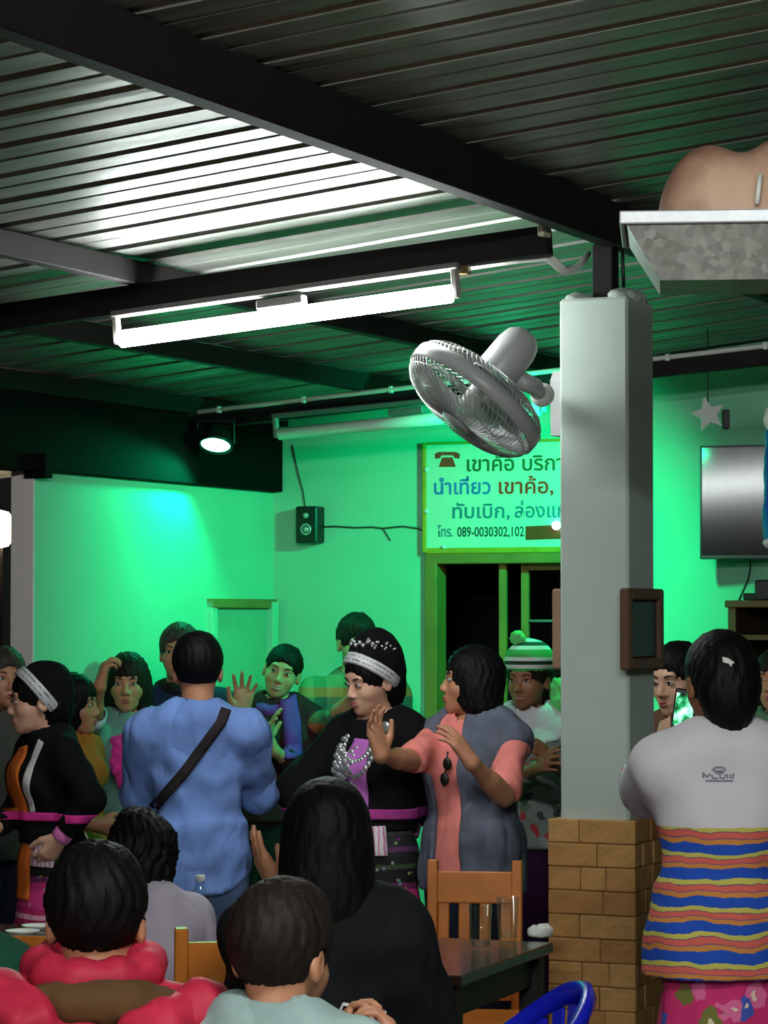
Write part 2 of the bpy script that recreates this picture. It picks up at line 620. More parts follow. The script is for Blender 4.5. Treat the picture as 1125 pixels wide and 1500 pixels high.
# ---- roof sheets: trapezoidal profile, ribs running along the slope
ceil = thing('ceiling', 'corrugated metal roof on dark purlins', 'ceiling')
tag(ceil, kind='structure')
PITCH_R, NR = 0.30, 3
def sheet_mesh(a0, a1):
    prof = []
    for k in range(NR):
        b0 = k * PITCH_R
        prof += [(b0, 0), (b0 + 0.1, 0), (b0 + 0.108, 0.003), (b0 + 0.118, 0.003), (b0 + 0.126, 0), (b0 + 0.245, 0), (b0 + 0.255, 0.022), (b0 + 0.29, 0.022)]
    prof.append((NR * PITCH_R, 0)); prof.append((NR * PITCH_R + 0.03, -0.0015))
    vs, fs = [], []
    nseg = 6
    for i in range(nseg + 1):
        a = a0 + (a1 - a0) * i / nseg
        for b, z in prof:
            vs.append((a, b, z + 0.1 * a + 0.0025 * math.sin(i * 2.1 + b * 9)))
    m = len(prof)
    for i in range(nseg):
        for j in range(m - 1):
            fs.append((i * m + j, i * m + j + 1, (i + 1) * m + j + 1, (i + 1) * m + j))
    me = bpy.data.meshes.new('roof_sheet')
    me.from_pydata(vs, [], fs); me.update()
    me.materials.append(M_ROOF)
    return me
me_sheet = sheet_mesh(-6.5, 4.2)
nb = int((BW + 0.4 + 10.5) / (NR * PITCH_R)) + 1
for k in range(nb):
    o = link('roof_sheet', me_sheet, None, ceil)
    o.matrix_world = Matrix.Translation(B(0, -10.5 + k * NR * PITCH_R, 2.955)) @ BMAT.to_4x4()

# ---- beams
def yb_beam(a, b0, b1, h, w, label, mat=M_STEEL, drop=0.004):
    z = roof_z(a) - drop - h / 2
    o = bar('roof_beam', B(a, b0, z), B(a, b1, z), w, h, mat)
    return tag(o, label, 'beam', kind='structure')
MB_A = 0.03
o = bar('roof_beam', B(MB_A, -10.5, 2.885), B(MB_A, BW, 2.885), 0.06, 0.13, M_STEEL)
tag(o, 'thick dark main roof beam running over the pillar', 'beam', kind='structure')
yb_beam(-1.42, -8, BW, 0.075, 0.05, 'dark purlin crossing above the lit fluorescent lamp')
yb_beam(-2.15, -8, BW, 0.075, 0.05, 'dark purlin beyond the lit fluorescent lamp')
yb_beam(-2.95, -8, BW, 0.075, 0.05, 'dark purlin beside the eave at the side wall')
R1B, R2B = -0.42, 2.82
p0, p1 = on_b(805, 352, R1B), on_b(0, 466, R1B)
dirv = (p1 - p0)
rafter1 = bar('roof_beam', p0, p1 + dirv * 0.25, 0.05, 0.085, M_STEEL)
tag(rafter1, 'dark rafter carrying the lit fluorescent lamp', 'beam', kind='structure')
q0, q1 = on_b(1125, 522, R2B), on_b(30, 648, R2B)
dq = q1 - q0
rafter2 = bar('roof_beam', q0 - dq * 0.15, q1 + dq * 0.12, 0.05, 0.07, M_STEEL)
tag(rafter2, 'dark rafter carrying the white conduit near the back wall', 'beam', kind='structure')
pl = bar('roof_beam', B(AW - 0.03, ab(on_a(-90, 700, AW))[1], 2.42), B(AW - 0.03, BW, 2.42), 0.16, 0.30, M_BLACKW)
tag(pl, 'deep blackened eave board on top of the side wall', 'beam', kind='structure')
br = on_a(56, 686, AW + 0.02)
o = box('bracket', (0.1, 0.06, 0.1), br + Vector((0, 0, 0.01)), M_BLACKW, pl, BMAT, 0.003)
# conduit on the far rafter
up = Vector((0, 0, 0.04)) - YB * 0.03
cd = thing('conduit', 'thin white conduit clipped along the far dark rafter', 'pipe')
tube('pipe', [q0 - dq * 0.12 + up, q0 + dq * 0.4 + up, q1 + up], 0.011, M_WHITEP, cd)
for k in range(9):
    c_ = q0 + dq * (k / 8.5) + up
    box('clip', (0.02, 0.02, 0.03), c_, M_WHITEP, cd, BMAT, 0.003)

# ---- pillar
pil = abox('pillar', -PW / 2, PW / 2, -PD / 2, PD / 2, 0, 2.655, M_WALL, None, 0.008)
tag(pil, 'square pale mint pillar with a tan brick base', 'pillar', kind='structure')
# broken cement lip at the top
cap = union([ell(B(-0.075, -0.02, 2.65), (0.045, 0.10, 0.03), BMAT), ell(B(0.07, 0.0, 2.66), (0.05, 0.12, 0.03), BMAT), ell(B(0, 0.06, 2.65), (0.1, 0.05, 0.025), BMAT)], 0.02)
solid('cement_lip', [(folds(cap, 0.004, 60), np.array(B(0, 0, 2.6)) - 0.22, np.array(B(0, 0, 2.72)) + 0.22, 0.012)], M_WALL, pil)
abox('steel_stub', -0.035, 0.03, -0.03, 0.03, 2.64, 2.83, M_STEEL, pil, 0.003)
# brick base
ZB = W(868, 1199, 8.62).z
NC = 15
ch = ZB / NC
rb = random.Random(3)
for c in range(NC):
    z0 = c * ch
    for side in range(4):
        L = (PW if side % 2 == 0 else PD) + 0.06
        cuts = [0.0]
        if c % 2 == (side % 2): cuts += [rb.uniform(0.3, 0.42), 1.0] if rb.random() < 0.6 else [rb.uniform(0.3, 0.4), rb.uniform(0.62, 0.7), 1.0]
        else: cuts += [rb.uniform(0.55, 0.68), 1.0]
        for u0, u1 in zip(cuts, cuts[1:]):
            l = (u1 - u0) * L - 0.002
            m = (u0 + u1) / 2 * L - L / 2
            th = 0.03 + rb.uniform(-0.003, 0.006)
            if side == 0: cen = (m, -PD / 2 - 0.013)
            elif side == 1: cen = (PW / 2 + 0.005, m)
            elif side == 2: cen = (m, PD / 2 + 0.013)
            else: cen = (-PW / 2 - 0.013, m)
            sz = (l, th, ch - 0.0015) if side % 2 == 0 else (th, l, ch - 0.0015)
            if side % 2 == 1: sz = (th, max(0.02, l - 0.03 * l / L), ch - 0.0015)
            bm = bmesh.new()
            bm_box(bm, sz, (0, 0, 0), None, 0.0045, 2)
            o = from_bm('brick', bm, M_BRICKS[rb.randrange(4)], pil)
            o.matrix_world = Matrix.Translation(B(cen[0], cen[1], z0 + ch / 2)) @ BMAT.to_4x4()

# ---- fluorescent lamps
def tube_lamp(p, q, lit, label, r=0.027, group=None):  # tube radius widened to stand for the bloom round a lit tube
    """batten lamp from p to q (ends of the tube)"""
    p, q = Vector(p), Vector(q)
    t = thing('fluorescent_lamp', label, 'lamp', (p + q) / 2, 0, group)
    c = (p + q) / 2
    d = (q - p).normalized()
    up = Vector((0, 0, 1))
    L = (q - p).length
    R = frame(d, up)
    bm = bmesh.new(); bm_box(bm, (L + 0.05, 0.02, 0.045), Vector((0, 0, 0.08)), R, 0.004)
    from_bm('batten', bm, plain('grey_batten', (96, 92, 92), 0.6), t)
    bm = bmesh.new(); bm_box(bm, (0.16, 0.03, 0.04), Vector((0, 0, 0.045)) + d * 0.0, R, 0.004)
    from_bm('ballast', bm, plain('grey_batten', (96, 92, 92), 0.6), t)
    for s in (-1, 1):
        bm = bmesh.new(); bm_box(bm, (0.018, 0.09, 0.03), d * s * (L / 2 + 0.012) + Vector((0, 0, 0.03)), R, 0.003)
        from_bm('lamp_holder', bm, plain('grey_holder', (128, 124, 120), 0.6), t)
    m = glow('fluorescent_tube_light', (0.93, 1.0, 0.97), lit) if lit else plain('unlit_tube', (228, 232, 228), 0.3, 0, 0.02)
    tube('tube', [-d * (L / 2 - 0.004), d * (L / 2 - 0.004)], r, m, t, 14)
    return t
t0, t1 = on_b(176, 497, R1B - 0.03), on_b(662, 430, R1B - 0.03)
tube_lamp(t0, t1, TUBE_FAR, 'lit white fluorescent lamp hung under the dark rafter')
u0, u1 = on_b(408, 636, R2B - 0.05), on_b(792, 599, R2B - 0.05)
tube_lamp(u0, u1, 0, 'unlit white fluorescent lamp on the far rafter above the sign')
# lamps of the same kind over the tables in front, above the frame
for (x, y, lab) in ((0.7, 3.3, 'lit fluorescent lamp above the aisle nearer the camera'), (-0.9, 1.0, 'lit fluorescent lamp just ahead of the camera overhead'), (-1.0, -1.2, 'lit fluorescent lamp behind the camera')):
    zz = roof_z(ab(Vector((x, y, 0)))[0]) - 0.16
    tube_lamp((x - 0.55, y + 0.25, zz - 0.055), (x + 0.55, y - 0.25, zz + 0.055), TUBE_NEAR, lab)

# ---- green floodlights
def flood(loc, target, label, watts, angle, blend, lens_strength, size=0.09):
    loc = Vector(loc)
    d = (Vector(target) - loc).normalized()
    t = thing('floodlight', label, 'lamp', loc)
    R = frame(d)
    Rm = Matrix((R.col[1], R.col[2], R.col[0])).transposed().to_4x4()
    lathe('housing', [(0, -0.09), (size * 0.55, -0.088), (size * 0.8, -0.05), (size, 0.0), (size * 1.02, 0.012), (size * 0.9, 0.012), (size * 0.85, 0.0), (0, -0.005)], M_DKPLA, t, 20, Rm)
    lathe('lens', [(size * 0.86, 0.004), (size * 0.6, 0.012), (0, 0.016)], glow('green_lamp_lens', (0.12, 1.0, 0.5), lens_strength), t, 20, Rm)
    bm = bmesh.new(); bm_tube(bm, [R.col[2] * size * 1.1, R.col[2] * size * 1.1 + Vector((0, 0, 0.1)), -R.col[2] * size * 1.1 + Vector((0, 0, 0.1)), -R.col[2] * size * 1.1], 0.006, 6)
    from_bm('yoke', bm, M_DKPLA, t)
    ld = bpy.data.lights.new('green_beam', 'SPOT')
    ld.energy = watts; ld.color = GREEN; ld.spot_size = angle; ld.spot_blend = blend; ld.shadow_soft_size = size * 0.7
    lo = bpy.data.objects.new('green_beam', ld)
    COL.objects.link(lo)
    lo.parent = t
    lo.matrix_parent_inverse = Matrix()
    lo.location = d * 0.03
    lo.rotation_euler = d.to_track_quat('-Z', 'Y').to_euler()
    return t
gl = on_b(316, 650, R2B - 0.06)
flood(gl, on_a(215, 840, AW) + XB * 0.25, 'glowing green floodlight under the eave by the side wall', GREEN_WALL_W, math.radians(150), 0.35, 14.0, 0.075)
gs = on_b(893, 590, R2B - 0.35)
flood(gs, W(520, 1120, 13.1), 'green floodlight hidden by the pillar facing the back wall', GREEN_STAGE_W, math.radians(135), 0.8, 8.0)
tag(bar('hanger_bar', gs + Vector((0, 0, 0.1)), Vector((gs.x, gs.y, roof_z(ab(gs)[0]) - 0.005)), 0.03, 0.03, M_STEEL), 'short steel bar holding the hidden green floodlight', 'bracket')

# ---- warm lamp outside, beyond the side wall
wl_ = thing('garden_lamp', 'round warm glowing lamp outside beyond the wall end', 'lamp', W(-4, 775, 15.0))
lathe('globe', [(0, -0.105), (0.06, -0.09), (0.1, -0.03), (0.1, 0.03), (0.06, 0.09), (0, 0.105)], glow('warm_globe', (1.0, 0.82, 0.55), 14.0), wl_, 20)
tube('lamp_post', [(0, 0, -W(-4, 775, 15.0).z), (0, 0, -0.1)], 0.03, M_STEEL, wl_)

# ================================================================== THINGS
RW = Matrix((XB, Vector((0, 0, 1)), -YB)).transposed()      # sheet on the back wall: x right, y up, z out of the wall

def glyphs(s):
    cu = bpy.data.curves.new('lettering', 'FONT')
    cu.body = s
    cu.size = 1.0
    cu.resolution_u = 3
    cu.offset = 0.018
    tmp = bpy.data.objects.new('lettering', cu)
    COL.objects.link(tmp)
    dg = bpy.context.evaluated_depsgraph_get()
    me = bpy.data.meshes.new_from_object(tmp.evaluated_get(dg))
    bpy.data.objects.remove(tmp)
    bpy.data.curves.remove(cu)
    me.materials.clear()
    return me

def lettering(s, px0, px1, py, hpx, rgb, parent, off, b, slant=0.0):
    """flat painted text on the plane b, from px0 to px1, baseline at py, letters hpx tall"""
    me = glyphs(s)
    co = np.zeros(len(me.vertices) * 3, f32); me.vertices.foreach_get('co', co); co = co.reshape(-1, 3)
    if len(co) == 0: return None
    x0, x1 = co[:, 0].min(), co[:, 0].max()
    P0, P1 = on_b(px0, py, b), on_b(px1, py, b)
    wid = (P1 - P0).length
    hh = hpx * P0.y / F
    co[:, 0] = (co[:, 0] - x0) / max(1e-6, x1 - x0) * wid
    co[:, 1] = co[:, 1] * hh / 0.70
    co[:, 0] += slant * co[:, 1]
    a0, _ = ab(P0)
    vs = [B(a0 + c[0], b - off, P0.z + c[1] + (P1.z - P0.z) * c[0] / wid * 0.5) for c in co]
    me.vertices.foreach_set('co', np.array([tuple(v) for v in vs], f32).ravel())
    me.update()
    return tag(link('lettering', me, plain('sign_paint_%d_%d_%d' % rgb, rgb, 0.5, 0, 0.1), parent), kind='stuff')

# ---- painted sign above the window
SGB = BW - 0.03
sa0, sa1 = ab(on_b(625, 700, SGB))[0], ab(on_b(905, 700, SGB))[0]
sz1, sz0 = on_b(625, 652, SGB).z, on_b(625, 803, SGB).z
sg = thing('shop_sign', 'painted Thai tour sign in yellow frame above the window', 'sign', (0, 0, 0))
M_SIGN = plain('pale_sign_board', (196, 214, 196), 0.35, 0, 0.06, 5)
abox('sign_board', sa0, sa1, SGB, SGB + 0.028, sz0, sz1, M_SIGN, sg)
M_YEL = plain('yellow_sign_frame', (190, 150, 40), 0.45, 0, 0.15)
fw = 0.02
abox('sign_frame', sa0 - fw, sa0, SGB - 0.01, BW, sz0 - fw, sz1 + fw * 0.6, M_YEL, sg, 0.003)
abox('sign_frame', sa1, sa1 + fw, SGB - 0.01, BW, sz0 - fw, sz1 + fw * 0.6, M_YEL, sg, 0.003)
abox('sign_frame', sa0, sa1, SGB - 0.01, BW, sz1, sz1 + fw * 0.6, M_YEL, sg, 0.003)
abox('sign_frame', sa0, sa1, SGB - 0.01, BW, sz0 - fw * 1.3, sz0, M_YEL, sg, 0.003)
GRN, BLU, RED, TEAL = (24, 96, 52), (24, 110, 190), (205, 52, 34), (16, 120, 140)
lettering('เขาค้อ บริการ', 684, 842, 690, 21, GRN, sg, 0.002, SGB)
lettering('นำเที่ยว', 636, 719, 724, 21, BLU, sg, 0.002, SGB)
lettering('เขาค้อ,', 731, 811, 723, 21, RED, sg, 0.002, SGB)
lettering('ทับเบิก,', 663, 747, 759, 20, TEAL, sg, 0.002, SGB)
lettering('ล่องแก่ง', 754, 846, 758, 20, TEAL, sg, 0.002, SGB)
lettering('โทร.', 641, 664, 786, 14, TEAL, sg, 0.002, SGB)
lettering('089-0030302,102', 670, 768, 786, 14, (16, 72, 70), sg, 0.002, SGB)
# telephone drawing
def sgp(px, py):
    p = on_b(px, py, SGB - 0.002); return p
def flat_poly(name, pts, mat, parent, lift=0.002, b=None):
    b = SGB if b is None else b
    bm = bmesh.new()
    vs = []
    for px, py in pts:
        p = on_b(px, py, b); a, _ = ab(p)
        vs.append(bm.verts.new(B(a, b - lift, p.z)))
    bm.faces.new(vs[::-1])
    return from_bm(name, bm, mat, parent)
M_SRED = plain('sign_paint_red', (182, 60, 36), 0.5, 0, 0.1)
flat_poly('telephone_handset', [(638, 672), (637, 665), (642, 662), (668, 662), (674, 665), (673, 672), (666, 671), (664, 667), (647, 667), (645, 671)], M_SRED, sg)
flat_poly('telephone_body', [(648, 670), (663, 670), (668, 684), (643, 684)], M_SRED, sg)
flat_poly('red_patch', [(770, 771), (860, 767), (860, 788), (770, 791)], plain('sign_paint_rust', (150, 62, 30), 0.4, 0, 0.1), sg)
for px, py in ((625, 688), (625, 749), (650, 801)):
    p = on_b(px, py, SGB - 0.012)
    lathe('screw_cap', [(0.012, 0), (0.010, 0.006), (0, 0.009)], M_WHITEP, sg, 12, Matrix.Translation(p) @ RW.to_4x4())  # white colour stands for the glint on the screw heads
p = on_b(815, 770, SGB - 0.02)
lathe('laser_dot', [(0.02, 0), (0.018, 0.012), (0, 0.02)], glow('cyan_laser_glow', (0.35, 1.0, 0.95), 6.0), sg, 14, Matrix.Translation(p) @ RW.to_4x4())  # added glow stands in for a laser dot falling on the sign

# ---- small speaker and its cable
p0, p1 = on_b(434, 742, BW - 0.08), on_b(465, 795, BW - 0.08)
sp = thing('wall_speaker', 'small black two-cone speaker on the green-lit wall', 'speaker')
ca = (ab(p0)[0] + ab(p1)[0]) / 2
cw = abs(ab(p1)[0] - ab(p0)[0]); cz = (p0.z + p1.z) / 2; chh = abs(p0.z - p1.z)
abox('speaker_box', ca - cw / 2, ca + cw / 2, BW - 0.09, BW - 0.001, cz - chh / 2, cz + chh / 2, M_DKPLA, sp, 0.006)
M_CONE = plain('silver_cone', (190, 196, 194), 0.3, 0.5, 0.05)
lathe('woofer', [(0.028, 0.0), (0.026, 0.006), (0.016, -0.004), (0.010, 0.004), (0, 0.008)], M_CONE, sp, 20, Matrix.Translation(B(ca, BW - 0.091, cz - 0.022)) @ RW.to_4x4())
lathe('tweeter', [(0.014, 0.0), (0.012, 0.005), (0, 0.008)], M_CONE, sp, 16, Matrix.Translation(B(ca, BW - 0.091, cz + 0.042)) @ RW.to_4x4())
M_WIRE = plain('dull_cable', (40, 66, 48), 0.6)
def wall_wire(label, pts, r=0.004):
    o = tube('cable', [on_b(px, py, BW - 0.006) for px, py in pts], r, M_WIRE, None, 5)
    return tag(o, label, 'cable')
wall_wire('thin cable running from the small speaker to the sign', [(465, 772), (490, 771), (520, 773), (545, 772), (560, 774), (590, 771), (612, 774), (624, 780)])
wall_wire('short loose cable end hanging below the speaker wire', [(560, 773), (566, 782), (572, 792)], 0.003)
wall_wire('thin cable dropping from the roof to the small speaker', [(428, 652), (436, 690), (444, 720), (447, 742)], 0.003)

# ---- television
tvb = BW - 0.2
tv = thing('wall_tv', 'flat black television hung on the wall above the cabinet', 'television')
p0, p1 = on_b(1025, 653, tvb), on_b(1025, 819, tvb)
ta = ab(p0)[0]; tz1, tz0 = p0.z, on_b(1030, 819, tvb).z
Mt = Matrix.Translation(B(ta, tvb, tz0)) @ (RW @ Matrix.Rotation(math.radians(8.0), 3, 'Y') @ Matrix.Rotation(math.radians(-1.2), 3, 'X')).to_4x4()
hgt = tz1 - tz0
def tvpart(name, x0, x1, y0, y1, z0, z1, mat, bev=0.002):
    bm = bmesh.new(); bm_box(bm, (x1 - x0, y1 - y0, z1 - z0), ((x0 + x1) / 2, (y0 + y1) / 2, (z0 + z1) / 2), None, bev)
    bmesh.ops.transform(bm, matrix=Mt, verts=bm.verts)
    return from_bm(name, bm, mat, tv)
M_SCR = plain('glossy_black_screen', (6, 6, 8), 0.12, 0, 0.05)
tvw = hgt * 1.75
tvpart('back_shell', 0, tvw, 0, hgt, -0.04, 0, M_DKPLA, 0.004)
tvpart('screen', 0.008, tvw - 0.008, 0.018, hgt - 0.008, 0, 0.003, M_SCR, 0)
tvpart('bezel', 0, tvw, 0, 0.018, 0, 0.008, M_DKPLA)
tvpart('bezel', 0, tvw, hgt - 0.008, hgt, 0, 0.008, M_DKPLA)
tvpart('bezel', 0, 0.008, 0, hgt, 0, 0.008, M_DKPLA)
tvpart('wall_mount', tvw * 0.35, tvw * 0.65, hgt * 0.3, hgt * 0.7, -0.12, -0.04, M_STEEL)
wall_wire('thin cable hanging from the television to the cabinet', [(1098, 812), (1099, 830), (1096, 848), (1088, 866), (1082, 880)], 0.004)

# ---- blue banner roll hanging in front of the television
bp = W(1126, 590, 10.9)
bn = thing('hanging_bag', 'blue bag with white edges hanging beside the television', 'bag', (bp.x, bp.y, 0))
zt, zb = W(1126, 598, 10.9).z, W(1126, 815, 10.9).z
fb = union([ell((0.02, 0, (zt + zb) / 2 + 0.05), (0.04, 0.05, (zt - zb) * 0.42)), ell((0.03, 0, zb + 0.12), (0.05, 0.06, 0.13))], 0.04)
solid('bag_body', [(folds(fb, 0.004, 40), (-0.12, -0.12, zb - 0.1), (0.16, 0.12, zt + 0.1), 0.012)], plain('blue_plastic_film', (40, 92, 190), 0.3, 0, 0.2, 9), bn)
solid('bag_knot', [(folds(ell((-0.002, -0.03, zb + 0.05), (0.03, 0.02, 0.02)), 0.003, 80), (-0.05, -0.08, zb), (0.05, 0.03, zb + 0.1), 0.006)], M_WHITEP, bn)
tube('hanger_cord', [(0.02, 0, zt - 0.05), (0.02, 0, zt + 0.1), (0.02, 0, roof_z(ab(bp)[0]) - 0.01)], 0.006, M_WHITEP, bn)
solid('bag_rim', [(folds(ell((0.005, -0.02, zt - 0.04), (0.03, 0.03, 0.05)), 0.003, 60), (-0.06, -0.08, zt - 0.12), (0.07, 0.05, zt + 0.04), 0.008)], M_WHITEP, bn)

# ---- star ornament
sc_ = W(1037, 607, 11.7)
st = thing('star_ornament', 'pale five-pointed star ornament hung under the roof by the television', 'ornament', sc_)
poly = []
for k in range(10):
    r = 0.075 if k % 2 == 0 else 0.034
    an = math.pi / 2 + k * math.pi / 5 + 0.25
    poly.append((r * math.cos(an), r * math.sin(an)))
prism('star_body', poly, 0.02, M_WHITEP, st, (RW @ Matrix.Rotation(0.5, 3, 'Y')).to_4x4())
box('star_clip', (0.03, 0.05, 0.08), Vector((0.075, 0.02, -0.02)), M_DKPLA, st, None, 0.004)
tube('star_cord', [(0, 0, 0.05), (0, 0, roof_z(ab(sc_)[0]) - sc_.z - 0.01)], 0.003, M_WIRE, st, 5)

# ---- shelf cabinet
ca0 = ab(W(1066, 900, 11.75)); cab = thing('shelf_cabinet', 'dark wooden shelf cabinet under the television', 'cabinet')
cz1 = W(1066, 890, 11.75).z
M_CABW = plain('cabinet_wood', (112, 86, 40), 0.5, 0, 0.25, 10)
M_CABD = plain('cabinet_inside', (22, 18, 16), 0.8)
cA, cB, cWd, cD = ca0[0], ca0[1], 0.8, 0.4
abox('side_panel', cA, cA + 0.035, cB, cB + cD, 0, cz1, M_CABW, cab, 0.003)
abox('side_panel', cA + cWd - 0.035, cA + cWd, cB, cB + cD, 0, cz1, M_CABW, cab, 0.003)
abox('cabinet_top', cA - 0.01, cA + cWd + 0.01, cB - 0.01, cB + cD, cz1, cz1 + 0.03, M_CABW, cab, 0.003)
abox('back_panel', cA + 0.035, cA + cWd - 0.035, cB + cD - 0.02, cB + cD - 0.005, 0.02, cz1, M_CABD, cab)
for z in (0.1, 0.45, 0.8, 1.15, cz1 - 0.135, cz1 - 0.30):
    abox('shelf', cA + 0.035, cA + cWd - 0.035, cB + 0.01, cB + cD - 0.02, z, z + 0.022, M_CABW, cab, 0.002)
M_DGR = plain('dark_green_box', (22, 40, 30), 0.6)
o = thing('music_player', 'black stepped music player on top of the shelf cabinet', 'player')
abox('player_body', cA + 0.10, cA + 0.5, cB + 0.05, cB + 0.3, cz1 + 0.031, cz1 + 0.115, M_DKPLA, o, 0.006)
abox('player_deck', cA + 0.05, cA + 0.14, cB + 0.05, cB + 0.25, cz1 + 0.031, cz1 + 0.06, M_DGR, o, 0.004)

# ---- boards on the pillar
M_BRW = plain('brown_wood_frame', (96, 66, 48), 0.55, 0, 0.2, 14, 0.1)
M_SLATE = plain('dark_slate', (34, 38, 42), 0.35, 0, 0.15)
zb1, zb0 = W(940, 862, 8.6).z, W(940, 981, 8.6).z
def board(label, side):
    t = thing('framed_board', label, 'board')
    s = 1 if side > 0 else -1
    a0 = s * (PW / 2 + 0.001); a1 = s * (PW / 2 + 0.034)
    b0, b1 = (-0.205, 0.115) if s > 0 else (-0.10, 0.115)
    m = 0.035
    def fr(name, bb0, bb1, z0, z1, mat, x1=a1):
        return abox(name, min(a0, x1), max(a0, x1), bb0, bb1, z0, z1, mat, t, 0.006)
    fr('frame_stile', b0, b0 + m, zb0, zb1, M_BRW); fr('frame_stile', b1 - m, b1, zb0, zb1, M_BRW)
    fr('frame_rail', b0 + m, b1 - m, zb0, zb0 + m, M_BRW); fr('frame_rail', b0 + m, b1 - m, zb1 - m, zb1, M_BRW)
    fr('slate_panel', b0 + m, b1 - m, zb0 + m, zb1 - m, M_SLATE, s * (PW / 2 + 0.022))
board('brown framed slate board on the shaded face of the pillar', 1)
M_BRW = plain('light_brown_wood_frame', (150, 120, 92), 0.55, 0, 0.2, 14, 0.1)
board('light brown board seen edge-on at the pillar beside the window', -1)

# ---- cables on the pillar top and the white conduit bend
for k, (px, lab) in enumerate(((900, 'thin black cable dropping to the pillar top beside the steel stub'), (914, 'outer black cable dropping behind the pillar top'))):
    p = W(px, 420, 8.72)
    o = tube('cable', [p - Vector((0, 0, 0.03)), p + Vector((-0.003, 0, 0.06)), p + Vector((-0.006, 0, 0.17))], 0.006, M_DKPLA, None, 6)
    tag(o, lab, 'cable')
cb = thing('conduit', 'pair of white conduits bending along the rafter to the pillar', 'pipe')
for k in range(2):
    dy = 0.022 * k
    pts = [on_b(690, 383 + 8 * k, R1B + 0.05), on_b(760, 374 + 8 * k, R1B + 0.05), on_b(800, 370 + 8 * k, R1B + 0.05), on_b(815, 383 + 8 * k, R1B + 0.06), on_b(828, 396 + 4 * k, R1B + 0.1), on_b(850, 390 - 3 * k, R1B + 0.2), on_b(862, 372, R1B + 0.3)]
    tube('pipe', pts, 0.009, M_WHITEP, cb)
box('conduit_clip', (0.02, 0.06, 0.045), on_b(797, 336, R1B - 0.035), plain('cream_plastic', (205, 200, 170), 0.5), cb, BMAT, 0.003)
box('lamp_connector', (0.03, 0.03, 0.035), on_b(681, 394, R1B), plain('brass_connector', (120, 100, 60), 0.4, 0.5), cb, BMAT, 0.003)

# ---- wall fan
M_FANW = plain('fan_grey_plastic', (172, 172, 172), 0.35, 0, 0.05)
M_WIREF = plain('fan_cage_wire', (190, 192, 190), 0.3, 0.6, 0.05)
FC = W(696, 584, 8.42)
fn = Vector((-0.62, -0.16, -0.77)).normalized()
fan = thing('wall_fan', 'grey caged wall fan on the pillar tilted down', 'fan', FC)
FR = frame(fn)
FM = Matrix((FR.col[1], FR.col[2], FR.col[0])).transposed().to_4x4()   # local z = blowing direction
Rf = 0.222
def cage(name, sgn, depth, mid):
    bm = bmesh.new()
    nw = 72
    for k in range(nw):
        an = 2 * math.pi * k / nw
        pts = []
        for j in range(6):
            u = j / 5
            r = mid + (Rf - mid) * math.sin(u * math.pi / 2) ** 0.8
            z = sgn * (0.02 + depth * math.cos(u * math.pi / 2))
            tw = an + sgn * 0.5 * u
            pts.append((r * math.cos(tw), r * math.sin(tw), z))
        bm_tube(bm, pts, 0.0016, 4, False)
    for r, z in ((Rf * 0.97, 0.02 + depth * 0.3), (Rf * 0.68, 0.02 + depth * 0.78)):
        bm_tube(bm, [(r * math.cos(2 * math.pi * k / 40), r * math.sin(2 * math.pi * k / 40), sgn * z) for k in range(41)], 0.002, 4, False)
    bmesh.ops.transform(bm, matrix=FM, verts=bm.verts)
    return from_bm(name, bm, M_WIREF, fan, True)
cage('front_cage', 1, 0.075, 0.05)
cage('rear_cage', -1, 0.065, 0.05)
lathe('cage_rim', [(Rf - 0.004, -0.024), (Rf + 0.006, -0.024), (Rf + 0.008, 0.0), (Rf + 0.006, 0.024), (Rf - 0.004, 0.024), (Rf - 0.004, -0.024)], M_FANW, fan, 48, FM)
lathe('front_badge', [(0.05, 0.088), (0.048, 0.1), (0, 0.105)], M_FANW, fan, 24, FM)
lathe('rear_plate', [(0.07, -0.075), (0.07, -0.088), (0.05, -0.095), (0, -0.095)], M_FANW, fan, 24, FM)
for k in range(3):
    bm = bmesh.new()
    vs = []
    nr, nc = 7, 5
    for i in range(nr):
        u = i / (nr - 1)
        r = 0.035 + 0.165 * u
        half = 0.25 + 0.55 * math.sin(u * 2.2) * (1 - 0.25 * u)
        for j in range(nc):
            w_ = (j / (nc - 1) * 2 - 1) * half
            an = 2 * math.pi * k / 3 + w_
            vs.append(bm.verts.new((r * math.cos(an), r * math.sin(an), -w_ * 0.045)))
    for i in range(nr - 1):
        for j in range(nc - 1):
            bm.faces.new((vs[i * nc + j], vs[i * nc + j + 1], vs[(i + 1) * nc + j + 1], vs[(i + 1) * nc + j]))
    bmesh.ops.solidify(bm, geom=bm.faces, thickness=0.004)
    bmesh.ops.transform(bm, matrix=FM, verts=bm.verts)
    from_bm('blade', bm, plain('fan_blade', (150, 170, 160), 0.3, 0, 0.05), fan, True)
lathe('blade_hub', [(0.036, -0.03), (0.036, 0.02), (0.025, 0.04), (0, 0.045)], M_FANW, fan, 20, FM)
lathe('motor_housing', [(0.0, -0.09), (0.062, -0.09), (0.066, -0.10), (0.064, -0.20), (0.055, -0.235), (0.035, -0.255), (0, -0.26)], M_FANW, fan, 28, FM)
mc = -fn * 0.15
pe = W(818, 582, 8.60) - FC
tube('swivel_arm', [mc + Vector((0.03, 0.02, -0.05)), mc + Vector((0.09, 0.04, -0.075)), pe + Vector((-0.06, -0.005, 0.01))], [0.03, 0.026, 0.024], M_FANW, fan, 14)
lathe('swivel_joint', [(0, -0.035), (0.034, -0.03), (0.036, 0.03), (0, 0.035)], M_WHITEP, fan, 20, Matrix.Translation(pe + Vector((-0.05, -0.01, 0.005))) @ Matrix.Rotation(math.pi / 2, 4, 'X'))
